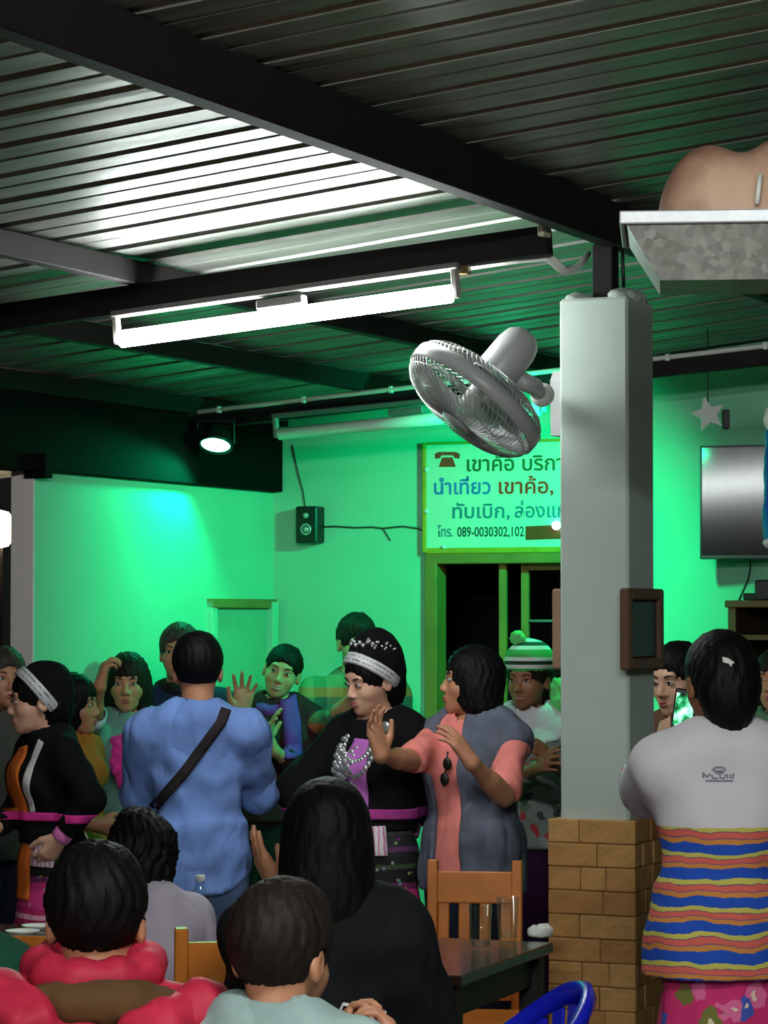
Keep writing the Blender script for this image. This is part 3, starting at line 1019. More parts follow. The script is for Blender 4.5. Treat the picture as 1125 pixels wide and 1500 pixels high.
prism('wall_plate', [(-0.05, -0.11), (0.05, -0.11), (0.055, 0.06), (0.03, 0.09), (-0.03, 0.09), (-0.055, 0.06)], 0.05, M_FANW, fan, Matrix.Translation(B(-PW / 2 - 0.026, -0.01, pe.z + FC.z) - FC) @ Matrix((YB, Vector((0, 0, 1)), XB)).transposed().to_4x4())

# ---- galvanised tray with a rounded jar, hung under the roof on the right
tc = W(1118, 370, 6.6)
tr = thing('galvanised_tray', 'spangled galvanised metal tray hanging under the roof', 'tray', (tc.x, tc.y, 0))
def m_galv():
    t = NT('spangled_zinc')
    v = t.n('ShaderNodeTexVoronoi'); v.inputs['Scale'].default_value = 55
    t.l(t.obj(), v.inputs['Vector'])
    t.color(t.mix(t.noise(25, 4), t.ramp(v.outputs['Color'], [(0.2, lin((128, 126, 122))), (0.8, lin((186, 184, 180)))]), lin((140, 138, 132))))
    t.b.inputs['Metallic'].default_value = 0.35
    return t.set(0.5, 0.35)
M_GALV = m_galv()
zr, zbm = W(1010, 327, 6.6).z, W(1010, 420, 6.6).z
hx = tc.x - W(914, 330, 6.6).x
def ring_z(hx_, hy_, z): return [(-hx_, -hy_, z), (hx_, -hy_, z), (hx_, hy_, z), (-hx_, hy_, z)]
lv = [ring_z(hx - 0.085, 0.15, zbm), ring_z(hx - 0.012, 0.2, zr - 0.028), ring_z(hx, 0.212, zr), ring_z(hx - 0.02, 0.2, zr), ring_z(hx - 0.03, 0.19, zr - 0.03), ring_z(hx - 0.10, 0.14, zbm + 0.012)]
vs = [v for r in lv for v in r]
fs = []
for i in range(5):
    for k in range(4):
        fs.append((i * 4 + k, i * 4 + (k + 1) % 4, (i + 1) * 4 + (k + 1) % 4, (i + 1) * 4 + k))
fs += [(3, 2, 1, 0), (20, 21, 22, 23)]
TRROT = -0.10
tr.rotation_euler = (0, 0, TRROT)
pyd('tray_body', vs, fs, M_GALV, tr)
M_RIM = plain('bright_zinc_rim', (196, 196, 200), 0.45, 0.2, 0.1, 30)
for s_ in (-1, 1):
    box('tray_rim', (2 * hx + 0.012, 0.012, 0.03), (0, s_ * 0.212, zr - 0.012), M_RIM, tr, None, 0.003)
box('tray_rim', (0.012, 0.42, 0.03), (-hx, 0, zr - 0.012), M_RIM, tr, None, 0.003)
for sx in (-1, 1):
    for sy in (-1, 1):
        if sx < 0: continue
        rzz = roof_z(ab(tc)[0] + sx * hx * 0.9) + 0.0
        tube('hanging_rod', [(sx * hx * 0.9, sy * 0.19, zr - 0.02), (sx * hx * 0.9, sy * 0.19, rzz)], 0.006, M_STEEL, tr, 6)
jr = thing('clay_jar', 'big rounded peach-brown jar lying in the galvanised tray', 'jar', (tc.x, tc.y, 0))
jr.rotation_euler = (0, 0, TRROT)
def tj(px, py): 
    p = W(px, py, 6.6); return p.x - tc.x, p.z
x0, _ = tj(963, 300); x1, z1 = tj(1035, 212); x2, z2 = tj(1140, 203)
jf = union([ell((x0 + 0.125, 0, zr - 0.012), (0.125, 0.12, z1 - zr + 0.012)), ell((x2, 0, zr - 0.01), (0.12, 0.13, z2 - zr + 0.008)), ell((x2 + 0.16, 0, zr - 0.02), (0.12, 0.12, 0.16))], 0.06)
def m_jar():
    t = NT('mottled_clay')
    t.color(t.ramp(t.noise(6, 5), [(0.35, lin((150, 104, 84))), (0.65, lin((206, 168, 142)))]))
    t.bump(t.noise(70, 3), 0.1)
    return t.set(0.6)
solid('jar_body', [(jf, (x0 - 0.05, -0.17, zbm + 0.02), (x2 + 0.32, 0.17, z2 + 0.05), 0.012)], m_jar(), jr)
sx_, sz_ = tj(1106, 312)
tube('tie_strip', [(sx_, -0.15, sz_ + 0.0), (sx_ + 0.004, -0.148, sz_ + 0.035), (sx_ + 0.008, -0.138, sz_ + 0.068)], 0.006, M_WHITEP, tr, 6)

# ---- wooden chairs
M_CHAIR = plain('orange_varnished_wood', (196, 112, 34), 0.38, 0, 0.18, 9, 0.05)
def wood_chair(label, loc, rz, slats=True, bh=0.915):
    """facing -y, backrest at +y"""
    t = thing('wooden_chair', label, 'chair', loc, rz, 'orange wooden dining chairs')
    w, d, sh = 0.30, 0.36, 0.44
    for sx in (-1, 1):
        box('leg', (0.032, 0.036, sh), (sx * (w / 2 - 0.016), -d / 2 + 0.02, sh / 2), M_CHAIR, t)
        bar('rear_post', (sx * (w / 2 - 0.016), d / 2 - 0.02, 0), (sx * (w / 2 - 0.016), d / 2 + 0.03, bh), 0.036, 0.032, M_CHAIR, t, (1, 0, 0))
        box('stretcher', (0.02, d - 0.05, 0.03), (sx * (w / 2 - 0.016), 0, 0.2), M_CHAIR, t)
    box('seat', (w + 0.01, d, 0.028), (0, -0.01, sh + 0.0), M_CHAIR, t, None, 0.006)
    tl = Matrix.Rotation(-0.055, 3, 'X')
    box('top_rail', (w - 0.06, 0.022, 0.10), (0, d / 2 + 0.022, bh - 0.085), M_CHAIR, t, tl, 0.004)
    if slats:
        for k in range(4):
            x = (k - 1.5) * 0.066
            bar('back_slat', (x, d / 2 + 0.0, 0.50), (x, d / 2 + 0.02, bh - 0.13), 0.036, 0.012, M_CHAIR, t, (0, 1, 0))
    box('lower_rail', (w - 0.06, 0.022, 0.04), (0, d / 2 - 0.004, 0.50), M_CHAIR, t, tl, 0.003)
    return t
def at(px, d): p = W(px, 900, d); return (p.x, p.y, 0)
wood_chair('orange slatted wooden chair behind the table with the glasses', at(683, 8.78), -0.16)
wood_chair('orange wooden chair with open back between the seated diners', at(338, 6.98), math.radians(180 + 8), False, 0.945)
wood_chair('orange wooden chair beside the green sweater, mostly hidden', at(64, 7.1), math.radians(180 - 8), False, 0.945)

# ---- dining tables
M_TABLE = plain('dark_lacquered_table', (52, 34, 26), 0.16, 0, 0.25, 6)
M_TABLEL = plain('dark_table_leg', (30, 20, 16), 0.5, 0, 0.2)
def table(label, corner, ax, ay, lx, ly, h=0.75):
    """corner on the floor, unit axes ax, ay"""
    c = Vector(corner) + ax * lx / 2 + ay * ly / 2
    t = thing('dining_table', label, 'table', (c.x, c.y, 0), math.atan2(ax.y, ax.x))
    box('table_top', (lx, ly, 0.03), (0, 0, h - 0.015), M_TABLE, t, None, 0.004)
    for sy in (-1, 1):
        box('apron', (lx - 0.08, 0.02, 0.09), (0, sy * (ly / 2 - 0.05), h - 0.075), M_TABLEL, t)
    for sx in (-1, 1):
        box('apron', (0.02, ly - 0.1, 0.09), (sx * (lx / 2 - 0.05), 0, h - 0.075), M_TABLEL, t)
        for sy in (-1, 1):
            box('leg', (0.06, 0.06, h - 0.03), (sx * (lx / 2 - 0.05), sy * (ly / 2 - 0.05), (h - 0.03) / 2), M_TABLEL, t)
    return t
yt = math.radians(20.5)
tax, tay = Vector((math.cos(yt), -math.sin(yt), 0)), Vector((math.sin(yt), math.cos(yt), 0))
c0 = W(675, 1427, 7.4)
table('dark glossy table holding two tall glasses by the pillar', Vector((c0.x, c0.y, 0)) - tax * 0.62, tax, tay, 0.62, 0.82)
c1 = W(20, 1400, 8.05)
table('dark table with plates behind the diners on the left', Vector((c1.x - 0.3, c1.y, 0)), Vector((1, 0, 0)), Vector((0, 1, 0)), 0.92, 0.6)

def on_table(px, py, h=0.75):
    """point on a table top seen at a pixel"""
    d = 8.0
    for _ in range(40):
        z = W(px, py, d).z
        d *= (CAM_Z - h) / (CAM_Z - z)
    return W(px, py, d)

def tumbler(label, px, py, hh):
    p = on_table(px, py)
    t = thing('drinking_glass', label, 'glass', (p.x, p.y, 0.7502), 0, 'tall glasses on the table')
    lathe('glass_wall', [(0, 0.0), (0.024, 0.0), (0.026, 0.004), (0.033, hh), (0.0315, hh), (0.0245, 0.016), (0, 0.014)], M_GLASS, t, 28)
    lathe('glass_foot', [(0.0, 0.0145), (0.0235, 0.0165), (0.0255, 0.03), (0, 0.031)], M_GLASS, t, 24)
    return t
tumbler('tall clear glass nearer the table corner', 704, 1394, 0.128)
tumbler('tall clear glass closer to the pillar', 744, 1381, 0.13)
p = on_table(606, 1394)
t = thing('tissue_box', 'small white tissue holder on the dark table', 'box', (p.x, p.y, 0.7502), -0.3)
box('box_body', (0.06, 0.06, 0.085), (0, 0, 0.0425), plain('white_holder', (214, 210, 206), 0.45, 0, 0.04), t, None, 0.012, 3)
box('slot', (0.035, 0.012, 0.004), (0, 0, 0.0855), M_DKPLA, t)
p = on_table(604, 1378)
t = thing('green_bottle', 'green bottle with a white cap behind the tissue holder', 'bottle', (p.x, p.y, 0.7502))
lathe('bottle_body', [(0, 0), (0.026, 0), (0.028, 0.006), (0.028, 0.05), (0.018, 0.068), (0.016, 0.078), (0, 0.078)], plain('green_plastic', (30, 190, 70), 0.3), t, 20)
lathe('bottle_cap', [(0.019, 0.0785), (0.018, 0.098), (0.01, 0.116), (0, 0.118)], M_WHITEP, t, 20)
p = on_table(790, 1374)
o = thing('crumpled_tissue', 'crumpled white tissue at the pillar end of the table', 'tissue', (p.x, p.y, 0.7502))
cf = union([ell((0, 0, 0.018), (0.03, 0.025, 0.017)), ell((0.02, 0.0, 0.022), (0.018, 0.02, 0.02)), ell((-0.012, -0.012, 0.018), (0.02, 0.014, 0.02))], 0.01)
cf = inter(folds(cf, 0.004, 120), plane((0, 0, -1), -0.001))
solid('tissue_paper', [(cf, (-0.06, -0.06, -0.005), (0.07, 0.06, 0.06), 0.005)], M_WHITEP, o)
# things on the far left table
p = on_table(293, 1374)
t = thing('water_bottle', 'clear water bottle standing before the blue shirt', 'bottle', (p.x, p.y, 0.7502))
lathe('bottle_body', [(0, 0), (0.03, 0), (0.032, 0.006), (0.032, 0.11), (0.028, 0.13), (0.014, 0.15), (0.0125, 0.165), (0.011, 0.165), (0.0125, 0.15), (0.03, 0.108), (0.03, 0.008), (0, 0.005)], M_GLASS, t, 24)
lathe('bottle_cap', [(0.0145, 0.1655), (0.0145, 0.182), (0, 0.183)], M_WHITEP, t, 18)
for px, py, lab, tl in ((33, 1374, 'white plate rim showing left of the red jacket', 0.03), (56, 1366, 'white plate behind the other plate on the left table', 0.03)):
    p = on_table(px, py)
    t = thing('plate', lab, 'plate', (p.x, p.y, 0.7502))
    lathe('dish', [(0, 0.004), (0.03, 0.004), (0.045, 0.016), (0.05, 0.02), (0.05, 0.023), (0.044, 0.02), (0.028, 0.008), (0, 0.008)], M_WHITEP, t, 28)
    lathe('foot_ring', [(0.026, 0), (0.03, 0), (0.03, 0.0045), (0.026, 0.0045), (0.026, 0)], M_WHITEP, t, 24)

# ---- blue plastic armchair, side-on
bc = W(730, 1437, 6.62)
t = thing('plastic_chair', 'blue moulded plastic armchair in front of the table', 'chair', (bc.x, bc.y, 0), math.radians(-78))
M_BLUEP = plain('blue_plastic', (26, 34, 190), 0.25, 0, 0.06)
def rail_pt(th, dr=0.0):
    z = 0.64 + 0.19 * max(0.0, math.cos(th * 0.85)) ** 1.5
    return Vector(((0.225 + dr) * math.sin(th), (0.205 + dr) * math.cos(th), z))
bm = bmesh.new()
N = 36; rows = []
for i in range(N + 1):
    th = math.radians(-118 + 236 * i / N)
    p = rail_pt(th); outw = Vector((math.sin(th), math.cos(th), 0))
    hgt_ = 0.05
    rows.append([bm.verts.new(p + outw * 0.012 + Vector((0, 0, 0))), bm.verts.new(p + outw * 0.02 + Vector((0, 0, -0.02))), bm.verts.new(p + outw * 0.006 + Vector((0, 0, -hgt_))), bm.verts.new(p - outw * 0.012 + Vector((0, 0, -hgt_))), bm.verts.new(p - outw * 0.012)])
for r0, r1 in zip(rows, rows[1:]):
    for k in range(5):
        bm.faces.new((r0[k], r0[(k + 1) % 5], r1[(k + 1) % 5], r1[k]))
bm.faces.new(rows[0]); bm.faces.new(rows[-1][::-1])
bmesh.ops.recalc_face_normals(bm, faces=bm.faces)
from_bm('top_rail', bm, M_BLUEP, t, True)
for k in range(9):
    th = math.radians(-60 + 15 * k)
    p = rail_pt(th) - Vector((0, 0, 0.045)); q = Vector((0.185 * math.sin(th), 0.18 * math.cos(th), 0.43))
    bar('back_slat', q, p, 0.012, 0.038, M_BLUEP, t, (math.cos(th), -math.sin(th), 0), 0.004)
box('seat', (0.40, 0.40, 0.025), (0, -0.02, 0.425), M_BLUEP, t, None, 0.01, 2)
for sx in (-1, 1):
    bar('leg', (sx * 0.18, 0.16, 0.42), (sx * 0.2, 0.2, 0), 0.04, 0.035, M_BLUEP, t, (0, 1, 0))
    bar('leg', (sx * 0.18, -0.19, 0.42), (sx * 0.2, -0.2, 0), 0.04, 0.035, M_BLUEP, t, (0, 1, 0))
    bar('arm_support', (sx * 0.19, -0.19, 0.43), (sx * 0.2, -0.1, 0.60), 0.035, 0.03, M_BLUEP, t, (0, 1, 0))

# ================================================================== PEOPLE
def m_skin(name, rgb):
    t = NT(name)
    c = lin(rgb)
    t.color(t.ramp(t.noise(22, 4), [(0.3, (c[0] * 0.88, c[1] * 0.82, c[2] * 0.8)), (0.7, c)]))
    t.b.inputs['Subsurface Weight'].default_value = 0.08
    t.b.inputs['Subsurface Radius'].default_value = (0.012, 0.005, 0.003)
    return t.set(0.5)
def m_hair(name, rgb, rough=0.6):
    t = NT(name)
    c = lin(rgb)
    f = t.noise(55, 4, t.mapping((1, 1, 0.12)))
    t.color(t.ramp(f, [(0.3, tuple(x * 0.5 for x in c)), (0.7, c)]))
    t.bump(f, 0.6, 0.008)
    return t.set(rough, 0, 0.16)
def m_cloth(name, rgb, rough=0.85, var=0.15, weave=260, fold=7, bump=0.25):
    if name in MATS: return MATS[name]
    t = NT(name)
    c = lin(rgb)
    f = t.noise(fold, 4)
    t.color(t.ramp(f, [(0.3, tuple(x * (1 - var) for x in c)), (0.7, tuple(min(1, x * (1 + var)) for x in c))]))
    cr = t.noise(4.5, 2, t.mapping((1.6, 1.6, 0.8), (0.3, 0.1, 0), (0.3, 0.5, 0.2)), 0.4)
    cr = t.math('ABSOLUTE', t.math('SUBTRACT', cr, 0.5))
    t.bump(t.math('ADD', t.math('MULTIPLY', t.noise(weave, 2), 0.012), cr), min(1.0, bump * 2.2), 0.08)
    t.b.inputs['Sheen Weight'].default_value = 0.0
    MATS[name] = t.set(rough, 0, 0.2)
    return MATS[name]
SKIN = {'mid': m_skin('skin_tan', (196, 138, 106)), 'light': m_skin('skin_fair', (222, 172, 146)), 'dark': m_skin('skin_brown', (160, 106, 76))}
HAIR = {'black': m_hair('black_hair', (15, 13, 14)), 'brown': m_hair('dark_brown_hair', (40, 30, 26)), 'grey': m_hair('greying_hair', (74, 68, 60))}
M_EYEW = plain('eye_white', (226, 222, 216), 0.25, 0, 0.02)
M_IRIS = plain('dark_iris', (26, 16, 12), 0.15)
M_BROW = plain('dark_eyebrow', (30, 22, 20), 0.8)
M_LIPS = plain('rosy_lips', (172, 82, 80), 0.4, 0, 0.08)
M_TEETH = plain('teeth', (232, 228, 218), 0.3, 0, 0.02)
M_SHOE = plain('dark_shoe', (30, 26, 24), 0.5)
M_SILVER = plain('hammered_silver', (214, 214, 214), 0.25, 0.75, 0.1, 40, 0.3)

def rotm(yaw, pitch, roll):
    return np.array(Matrix.Rotation(math.radians(yaw), 3, 'Z') @ Matrix.Rotation(math.radians(pitch), 3, 'X') @ Matrix.Rotation(math.radians(roll), 3, 'Y'), dtype=f32)

def V3(*a): return np.array(a, dtype=f32)
def unit(v):
    v = np.asarray(v, dtype=f32); return v / (np.linalg.norm(v) + 1e-9)

# ---- the head, face towards -y, crown at z = .112, chin at z = -.112
def head_field(female=True, jaw=1.0):
    fs = union([ell((0, 0.014, 0.028), (0.074, 0.091, 0.084)), ell((0, -0.02, -0.032), (0.061 * jaw, 0.067, 0.074)), ell((0, -0.046, -0.078), (0.036 * jaw, 0.036, 0.032))], 0.035)
    fs = union([fs, ell((0.036, -0.05, -0.03), (0.025, 0.026, 0.024)), ell((-0.036, -0.05, -0.03), (0.025, 0.026, 0.024)), ell((0, -0.07, -0.096), (0.017, 0.015, 0.014))], 0.022)
    fs = union([fs, rc((-0.034, -0.072, 0.024), (0.034, -0.072, 0.024), 0.011, 0.011)], 0.018)
    so = union([ell((0.031, -0.094, 0.004), (0.019, 0.014, 0.011)), ell((-0.031, -0.094, 0.004), (0.019, 0.014, 0.011))], 0.002)
    fs = minus(fs, so, 0.012)
    nose = union([rc((0, -0.080, 0.008), (0, -0.101, -0.030), 0.0065, 0.0105), ell((0.011, -0.092, -0.036), (0.009, 0.010, 0.007)), ell((-0.011, -0.092, -0.036), (0.009, 0.010, 0.007))], 0.008)
    fs = union([fs, nose], 0.010)
    fs = union([fs, ell((0, -0.082, -0.063), (0.024, 0.011, 0.012))], 0.012)
    ears = union([minus(ell((s * 0.077, 0.012, -0.012), (0.011, 0.021, 0.031)), ell((s * 0.089, 0.006, -0.010), (0.008, 0.012, 0.020)), 0.004) for s in (-1, 1)], 0.001)
    return union([fs, ears], 0.008)

def hair_field(style):
    cap = ell((0, 0.014, 0.030), (0.086, 0.104, 0.097))
    face = union([ell((0, -0.105, -0.035), (0.064, 0.062, 0.094)), ell((0, -0.09, -0.10), (0.075, 0.08, 0.06))], 0.02)
    ear = union([ell((0.085, 0.0, -0.015), (0.03, 0.026, 0.035)), ell((-0.085, 0.0, -0.015), (0.03, 0.026, 0.035))], 0.001)
    if style == 'short':
        f = minus(minus(cap, face, 0.01), ear, 0.008)
        return inter(f, union([plane((0, 0.0, -1), 0.055), plane((0, -1, -0.3), -0.03)], 0.02))
    if style == 'crop':
        cap = union([ell((0, 0.014, 0.034), (0.088, 0.104, 0.100)), ell((0, -0.02, 0.085), (0.06, 0.07, 0.045))], 0.03)
        f = minus(minus(cap, face, 0.01), ear, 0.006)
        return inter(f, plane((0, 0.25, -1), 0.072))
    if style == 'tied':
        f = union([minus(minus(ell((0, 0.014, 0.030), (0.081, 0.099, 0.092)), face, 0.008), ear, 0.006), ell((0, 0.105, 0.0), (0.045, 0.04, 0.045))], 0.02)
        return inter(f, plane((0, 0.3, -1), 0.075))
    if style == 'bob':
        f = union([cap, ell((0, 0.022, -0.035), (0.101, 0.092, 0.105)), ell((0, 0.035, -0.09), (0.094, 0.07, 0.05))], 0.03)
        f = minus(f, union([ell((0, -0.115, -0.045), (0.060, 0.072, 0.085)), ell((0, -0.1, -0.13), (0.078, 0.1, 0.07))], 0.02), 0.01)
        return inter(f, plane((0, 0.0, -1), 0.125))
    if style == 'shoulder':
        f = union([ell((0, 0.014, 0.030), (0.092, 0.108, 0.098)), ell((0, 0.03, -0.06), (0.104, 0.095, 0.12)), ell((0, 0.05, -0.15), (0.105, 0.07, 0.09))], 0.04)
        return minus(f, union([ell((0, -0.105, -0.04), (0.062, 0.07, 0.09)), ell((0, -0.1, -0.14), (0.08, 0.1, 0.09))], 0.02), 0.01)
    if style == 'updo':
        f = union([ell((0, 0.016, 0.03), (0.086, 0.104, 0.095)), ell((0, 0.07, -0.03), (0.072, 0.06, 0.075)), ell((0, 0.06, -0.085), (0.045, 0.04, 0.05))], 0.04)
        return minus(f, face, 0.01)
    if style == 'mop':
        f = union([ell((0, 0.016, 0.036), (0.094, 0.108, 0.096)), ell((0.03, 0.04, 0.1), (0.04, 0.04, 0.035)), ell((0, 0.075, -0.035), (0.075, 0.045, 0.07))], 0.04)
        return minus(f, face, 0.01)
    return cap

def hand_field(w, fd, n, side, curl=18, spread=7, sc=1.0):
    """w wrist, fd finger direction, n palm normal; side 1 = left hand"""
    fd, n = unit(fd), np.asarray(n, dtype=f32)
    n = unit(n - fd * float(fd @ n))
    t = np.cross(fd, n) * (-side)
    def loc(a, b, c=0.0): return w + (fd * a + t * b + n * c) * sc
    palm = union([rc(loc(0.0, 0.006), loc(0.085, 0.027), 0.020 * sc, 0.0145 * sc), rc(loc(0.0, 0.002), loc(0.090, 0.009), 0.020 * sc, 0.0145 * sc), rc(loc(0.0, -0.004), loc(0.086, -0.010), 0.020 * sc, 0.0140 * sc), rc(loc(0.0, -0.008), loc(0.078, -0.027), 0.019 * sc, 0.0130 * sc)], 0.014)
    parts = []
    for i, (b0, l0) in enumerate(((0.028, 0.072), (0.009, 0.080), (-0.0105, 0.074), (-0.0285, 0.058))):
        a0 = (0.086, 0.091, 0.087, 0.078)[i]
        p = loc(a0, b0)
        lat = math.radians((1.5 - i) * spread)
        ang = 0.0
        r = (0.0098, 0.0102, 0.0096, 0.0086)[i] * sc
        for j, fr in enumerate((0.46, 0.30, 0.24)):
            ang += math.radians(curl * (0.8, 1.15, 0.9)[j] + (i - 1) * 1.5)
            dv = fd * math.cos(ang) * math.cos(lat) + t * math.sin(lat) * math.cos(ang) + n * math.sin(ang)
            q = p + unit(dv) * l0 * fr * sc
            parts.append(rc(p, q, r, r * 0.9))
            p = q; r *= 0.9
    th0, th1 = loc(0.018, 0.022, 0.004), loc(0.052, 0.050, 0.016)
    th2, th3 = loc(0.080, 0.060, 0.024), loc(0.102, 0.062, 0.030)
    palm = union([palm, rc(th0, th1, 0.017 * sc, 0.0125 * sc)], 0.012)
    parts += [rc(th1, th2, 0.0118 * sc, 0.0105 * sc), rc(th2, th3, 0.0105 * sc, 0.0085 * sc)]
    def f(p):
        v = parts[0](p)
        for g in parts[1:]: v = np.minimum(v, g(p))
        return smin(v, palm(p), 0.007)
    return f

def ik(S, T, l1, l2, pole):
    S, T, pole = A(S), A(T), A(pole)
    v = T - S
    d = float(np.linalg.norm(v))
    dm = min(d, (l1 + l2) * 0.985)
    u = v / (d + 1e-9)
    T = S + u * dm
    a = (l1 * l1 - l2 * l2 + dm * dm) / (2 * dm)
    h = math.sqrt(max(l1 * l1 - a * a, 0))
    pp = pole - u * float(pole @ u)
    return S + u * a + unit(pp) * h, T

class Person:
    pass

def person(label, px, d, h, rz, female=True, head=(0, 0, 0), seated=False, lean=0.0, skin='mid', hair='short', hcol='black', top=None, bottom=None,
           arms=(None, None), hands=({}, {}), hs=1.0, jaw=1.0, girth=1.0, smile=False, face=True, hairnoise=0.003, hcell=0.0085, seatz=0.54, armk=1.0):
    P = Person()
    k = h / 1.65
    w = W(px, 900, d)
    root = thing('person', label, 'person', (w.x, w.y, 0), math.radians(rz))
    P.root, P.k = root, k
    Mr = Matrix.Translation((w.x, w.y, 0)) @ Matrix.Rotation(math.radians(rz), 4, 'Z')
    Mi = Mr.inverted()
    P.local = lambda v: np.array(Mi @ Vector(v), dtype=f32)
    dz = (seatz - 0.90 * k) if seated else 0.0
    def J(x, y, z):      # joint, in metres of a 1.65 m figure
        zz = z * k
        return V3(x * k, y * k - lean * max(0.0, zz - 0.9 * k), zz + dz)
    P.J = J
    sw = 0.152 if female else 0.178
    g = girth
    # head
    hc0 = h - 0.113 * hs + dz
    R = rotm(*head)
    piv = J(0, 0.012, 1.65) ; piv[2] = hc0 - 0.105 * hs
    hc = piv + R @ V3(0, -0.012, 0.105) * hs
    P.hc, P.R, P.hs = hc, R, hs
    def inhead(f): return lambda p: f(((p - hc) @ R) / hs) * hs
    P.inhead = inhead
    P.hpt = lambda x, y, z: hc + R @ V3(x, y, z) * hs
    hf = inhead(head_field(female, jaw))
    nk = 0.047 if female else 0.054
    neck = union([rc(hc + R @ V3(0, 0.014, -0.06) * hs, J(0, 0.018, 1.365), nk * k, (nk + 0.006) * k)], 0.03)
    # torso
    torso = union([ell(J(0, 0.0, 1.22), (0.142 * k * g, 0.098 * k * g, 0.165 * k)), ell(J(0, 0.0, 1.04), (0.128 * k * g, 0.092 * k * g, 0.16 * k)), ell(J(0, 0.004, 0.90), ((0.158 if female else 0.15) * k * g, 0.108 * k * g, 0.13 * k)),
                   rc(J(-sw + 0.01, 0.012, 1.32), J(0, 0.014, 1.345), 0.050 * k, 0.055 * k), rc(J(sw - 0.01, 0.012, 1.32), J(0, 0.014, 1.345), 0.050 * k, 0.055 * k), rc(J(-0.05, 0.02, 1.365), J(0.05, 0.02, 1.365), 0.045 * k, 0.045 * k)]
                  + ([ell(J(s * 0.062, -0.075, 1.215), (0.058 * k, 0.05 * k, 0.055 * k)) for s in (-1, 1)] if female else []), 0.06)
    P.torso = torso
    # arms
    l1, l2 = 0.275 * k * armk, 0.235 * k * armk
    P.S, P.E, P.Wr, armf, handf, forearm = [], [], [], [], [], []
    for i, s in enumerate((1, -1)):           # 0 = the person's left (+x), 1 = right
        S = J(s * sw, 0.012, 1.312)
        a = arms[i]
        hd = dict(hands[i])
        pole = hd.pop('pole', (s * 0.45, 0.5, -0.8))
        if a is None:
            T = J(s * (sw + 0.045), -0.05, 0.86)
        elif a[0] == 'px':
            T = P.local(W(a[1], a[2], a[3]))
        else:
            T = J(*a[1:])
        if a is not None and 'elbow' in hd:
            e = hd.pop('elbow')
            pole = P.local(W(*e)) - (A(S) + T) / 2
        E, T = ik(S, T, l1, l2, pole)
        P.S.append(S); P.E.append(E); P.Wr.append(T)
        ua = rc(S, E, 0.047 * k * (1 if female else 1.1), 0.038 * k)
        fa = union([rc(E, T, 0.038 * k, 0.025 * k), rc(E + (T - E) * 0.1, E + (T - E) * 0.45, 0.036 * k, 0.036 * k)], 0.02)
        fd = hd.pop('fd', None); n = hd.pop('n', None)
        fd = unit(T - E) if fd is None else unit(fd)
        n = V3(-s, 0, 0.05) if n is None else V3(*n)
        hh = hand_field(T, fd, n, s, sc=k * hd.pop('sc', 1.06), **hd)
        armf.append(ua); handf.append(union([fa, hh], 0.012)); forearm.append((E, T, fd))
    # legs
    leg = []
    for s in (1, -1):
        if seated:
            H_, K_, An = V3(s * 0.085 * k, -0.01, seatz), V3(s * 0.11 * k, -0.40 * k, seatz - 0.01), V3(s * 0.11 * k, -0.38 * k, 0.075)
        else:
            H_, K_, An = V3(s * 0.082 * k, 0.004, 0.86 * k), V3(s * 0.085 * k, -0.012, 0.47 * k), V3(s * 0.085 * k, 0.012, 0.075)
        leg.append((H_, K_, An))
    P.leg = leg
    legf = union([union([rc(a, b, 0.078 * k * g, 0.054 * k), rc(b, c, 0.054 * k, 0.036 * k), rc(b + (c - b) * 0.2, b + (c - b) * 0.45, 0.054 * k, 0.045 * k)], 0.03) for a, b, c in leg], 0.01)
    core = union([grow(torso, -0.012), legf, neck] + armf, 0.03)
    lo = V3(-0.40, -0.30, 0.03); hi = V3(0.40, 0.25, 1.42 * k + dz)
    if seated: lo[1] = -0.62
    pts = np.array([*P.S, *P.E])
    lo = np.minimum(lo, pts.min(0) - 0.08); hi = np.maximum(hi, pts.max(0) + 0.08)
    hi[2] = max(hi[2], 1.42 * k + dz)
    pieces = [(core, lo, hi, 0.024)]
    pieces.append((union([hf, neck], 0.02), hc - 0.135 * hs - V3(0, 0, 0.07), hc + 0.135 * hs, 0.0062))
    for i in range(2):
        E, T, fd = forearm[i]
        tip = T + fd * 0.2 * k
        ps = np.array([E, T, tip])
        pieces.append((handf[i], ps.min(0) - 0.075, ps.max(0) + 0.075, 0.0065))
    P.body = solid('body', pieces, SKIN[skin], root)
    # face
    Mh = Matrix.Translation(Vector(hc)) @ Matrix(R.tolist()).to_4x4() @ Matrix.Scale(hs, 4)
    P.Mh = Mh
    if face:
        for s in (-1, 1):
            def ball(name, c, r, mat, par, rot=0.0):
                bm = bmesh.new()
                bmesh.ops.create_uvsphere(bm, u_segments=14, v_segments=8, radius=1.0)
                bmesh.ops.transform(bm, matrix=Mh @ Matrix.Translation(c) @ Matrix.Rotation(rot, 4, 'Y') @ Matrix.Diagonal((*r, 1)), verts=bm.verts)
                return from_bm(name, bm, mat, par, True)
            oh = 0.0042 if smile else 0.0058
            ball('eye', (s * 0.031, -0.0805, 0.003), (0.0145, 0.0085, oh), M_EYEW, P.body, s * 0.08)
            ball('iris', (s * 0.031, -0.0855, 0.003), (0.0062, 0.0045, oh * 0.95), M_IRIS, P.body)
            def strip(name, pts, r, mat):
                bm = bmesh.new(); bm_tube(bm, pts, r, 6)
                bmesh.ops.recalc_face_normals(bm, faces=bm.faces)
                bmesh.ops.transform(bm, matrix=Mh, verts=bm.verts)
                return from_bm(name, bm, mat, P.body, True)
            strip('eyelid_line', [(s * 0.016, -0.0865, 0.003), (s * 0.024, -0.0895, 0.0075), (s * 0.033, -0.089, 0.0085), (s * 0.042, -0.0835, 0.005), (s * 0.047, -0.079, 0.002)], [0.001, 0.0016, 0.0018, 0.0016, 0.0008], M_IRIS)
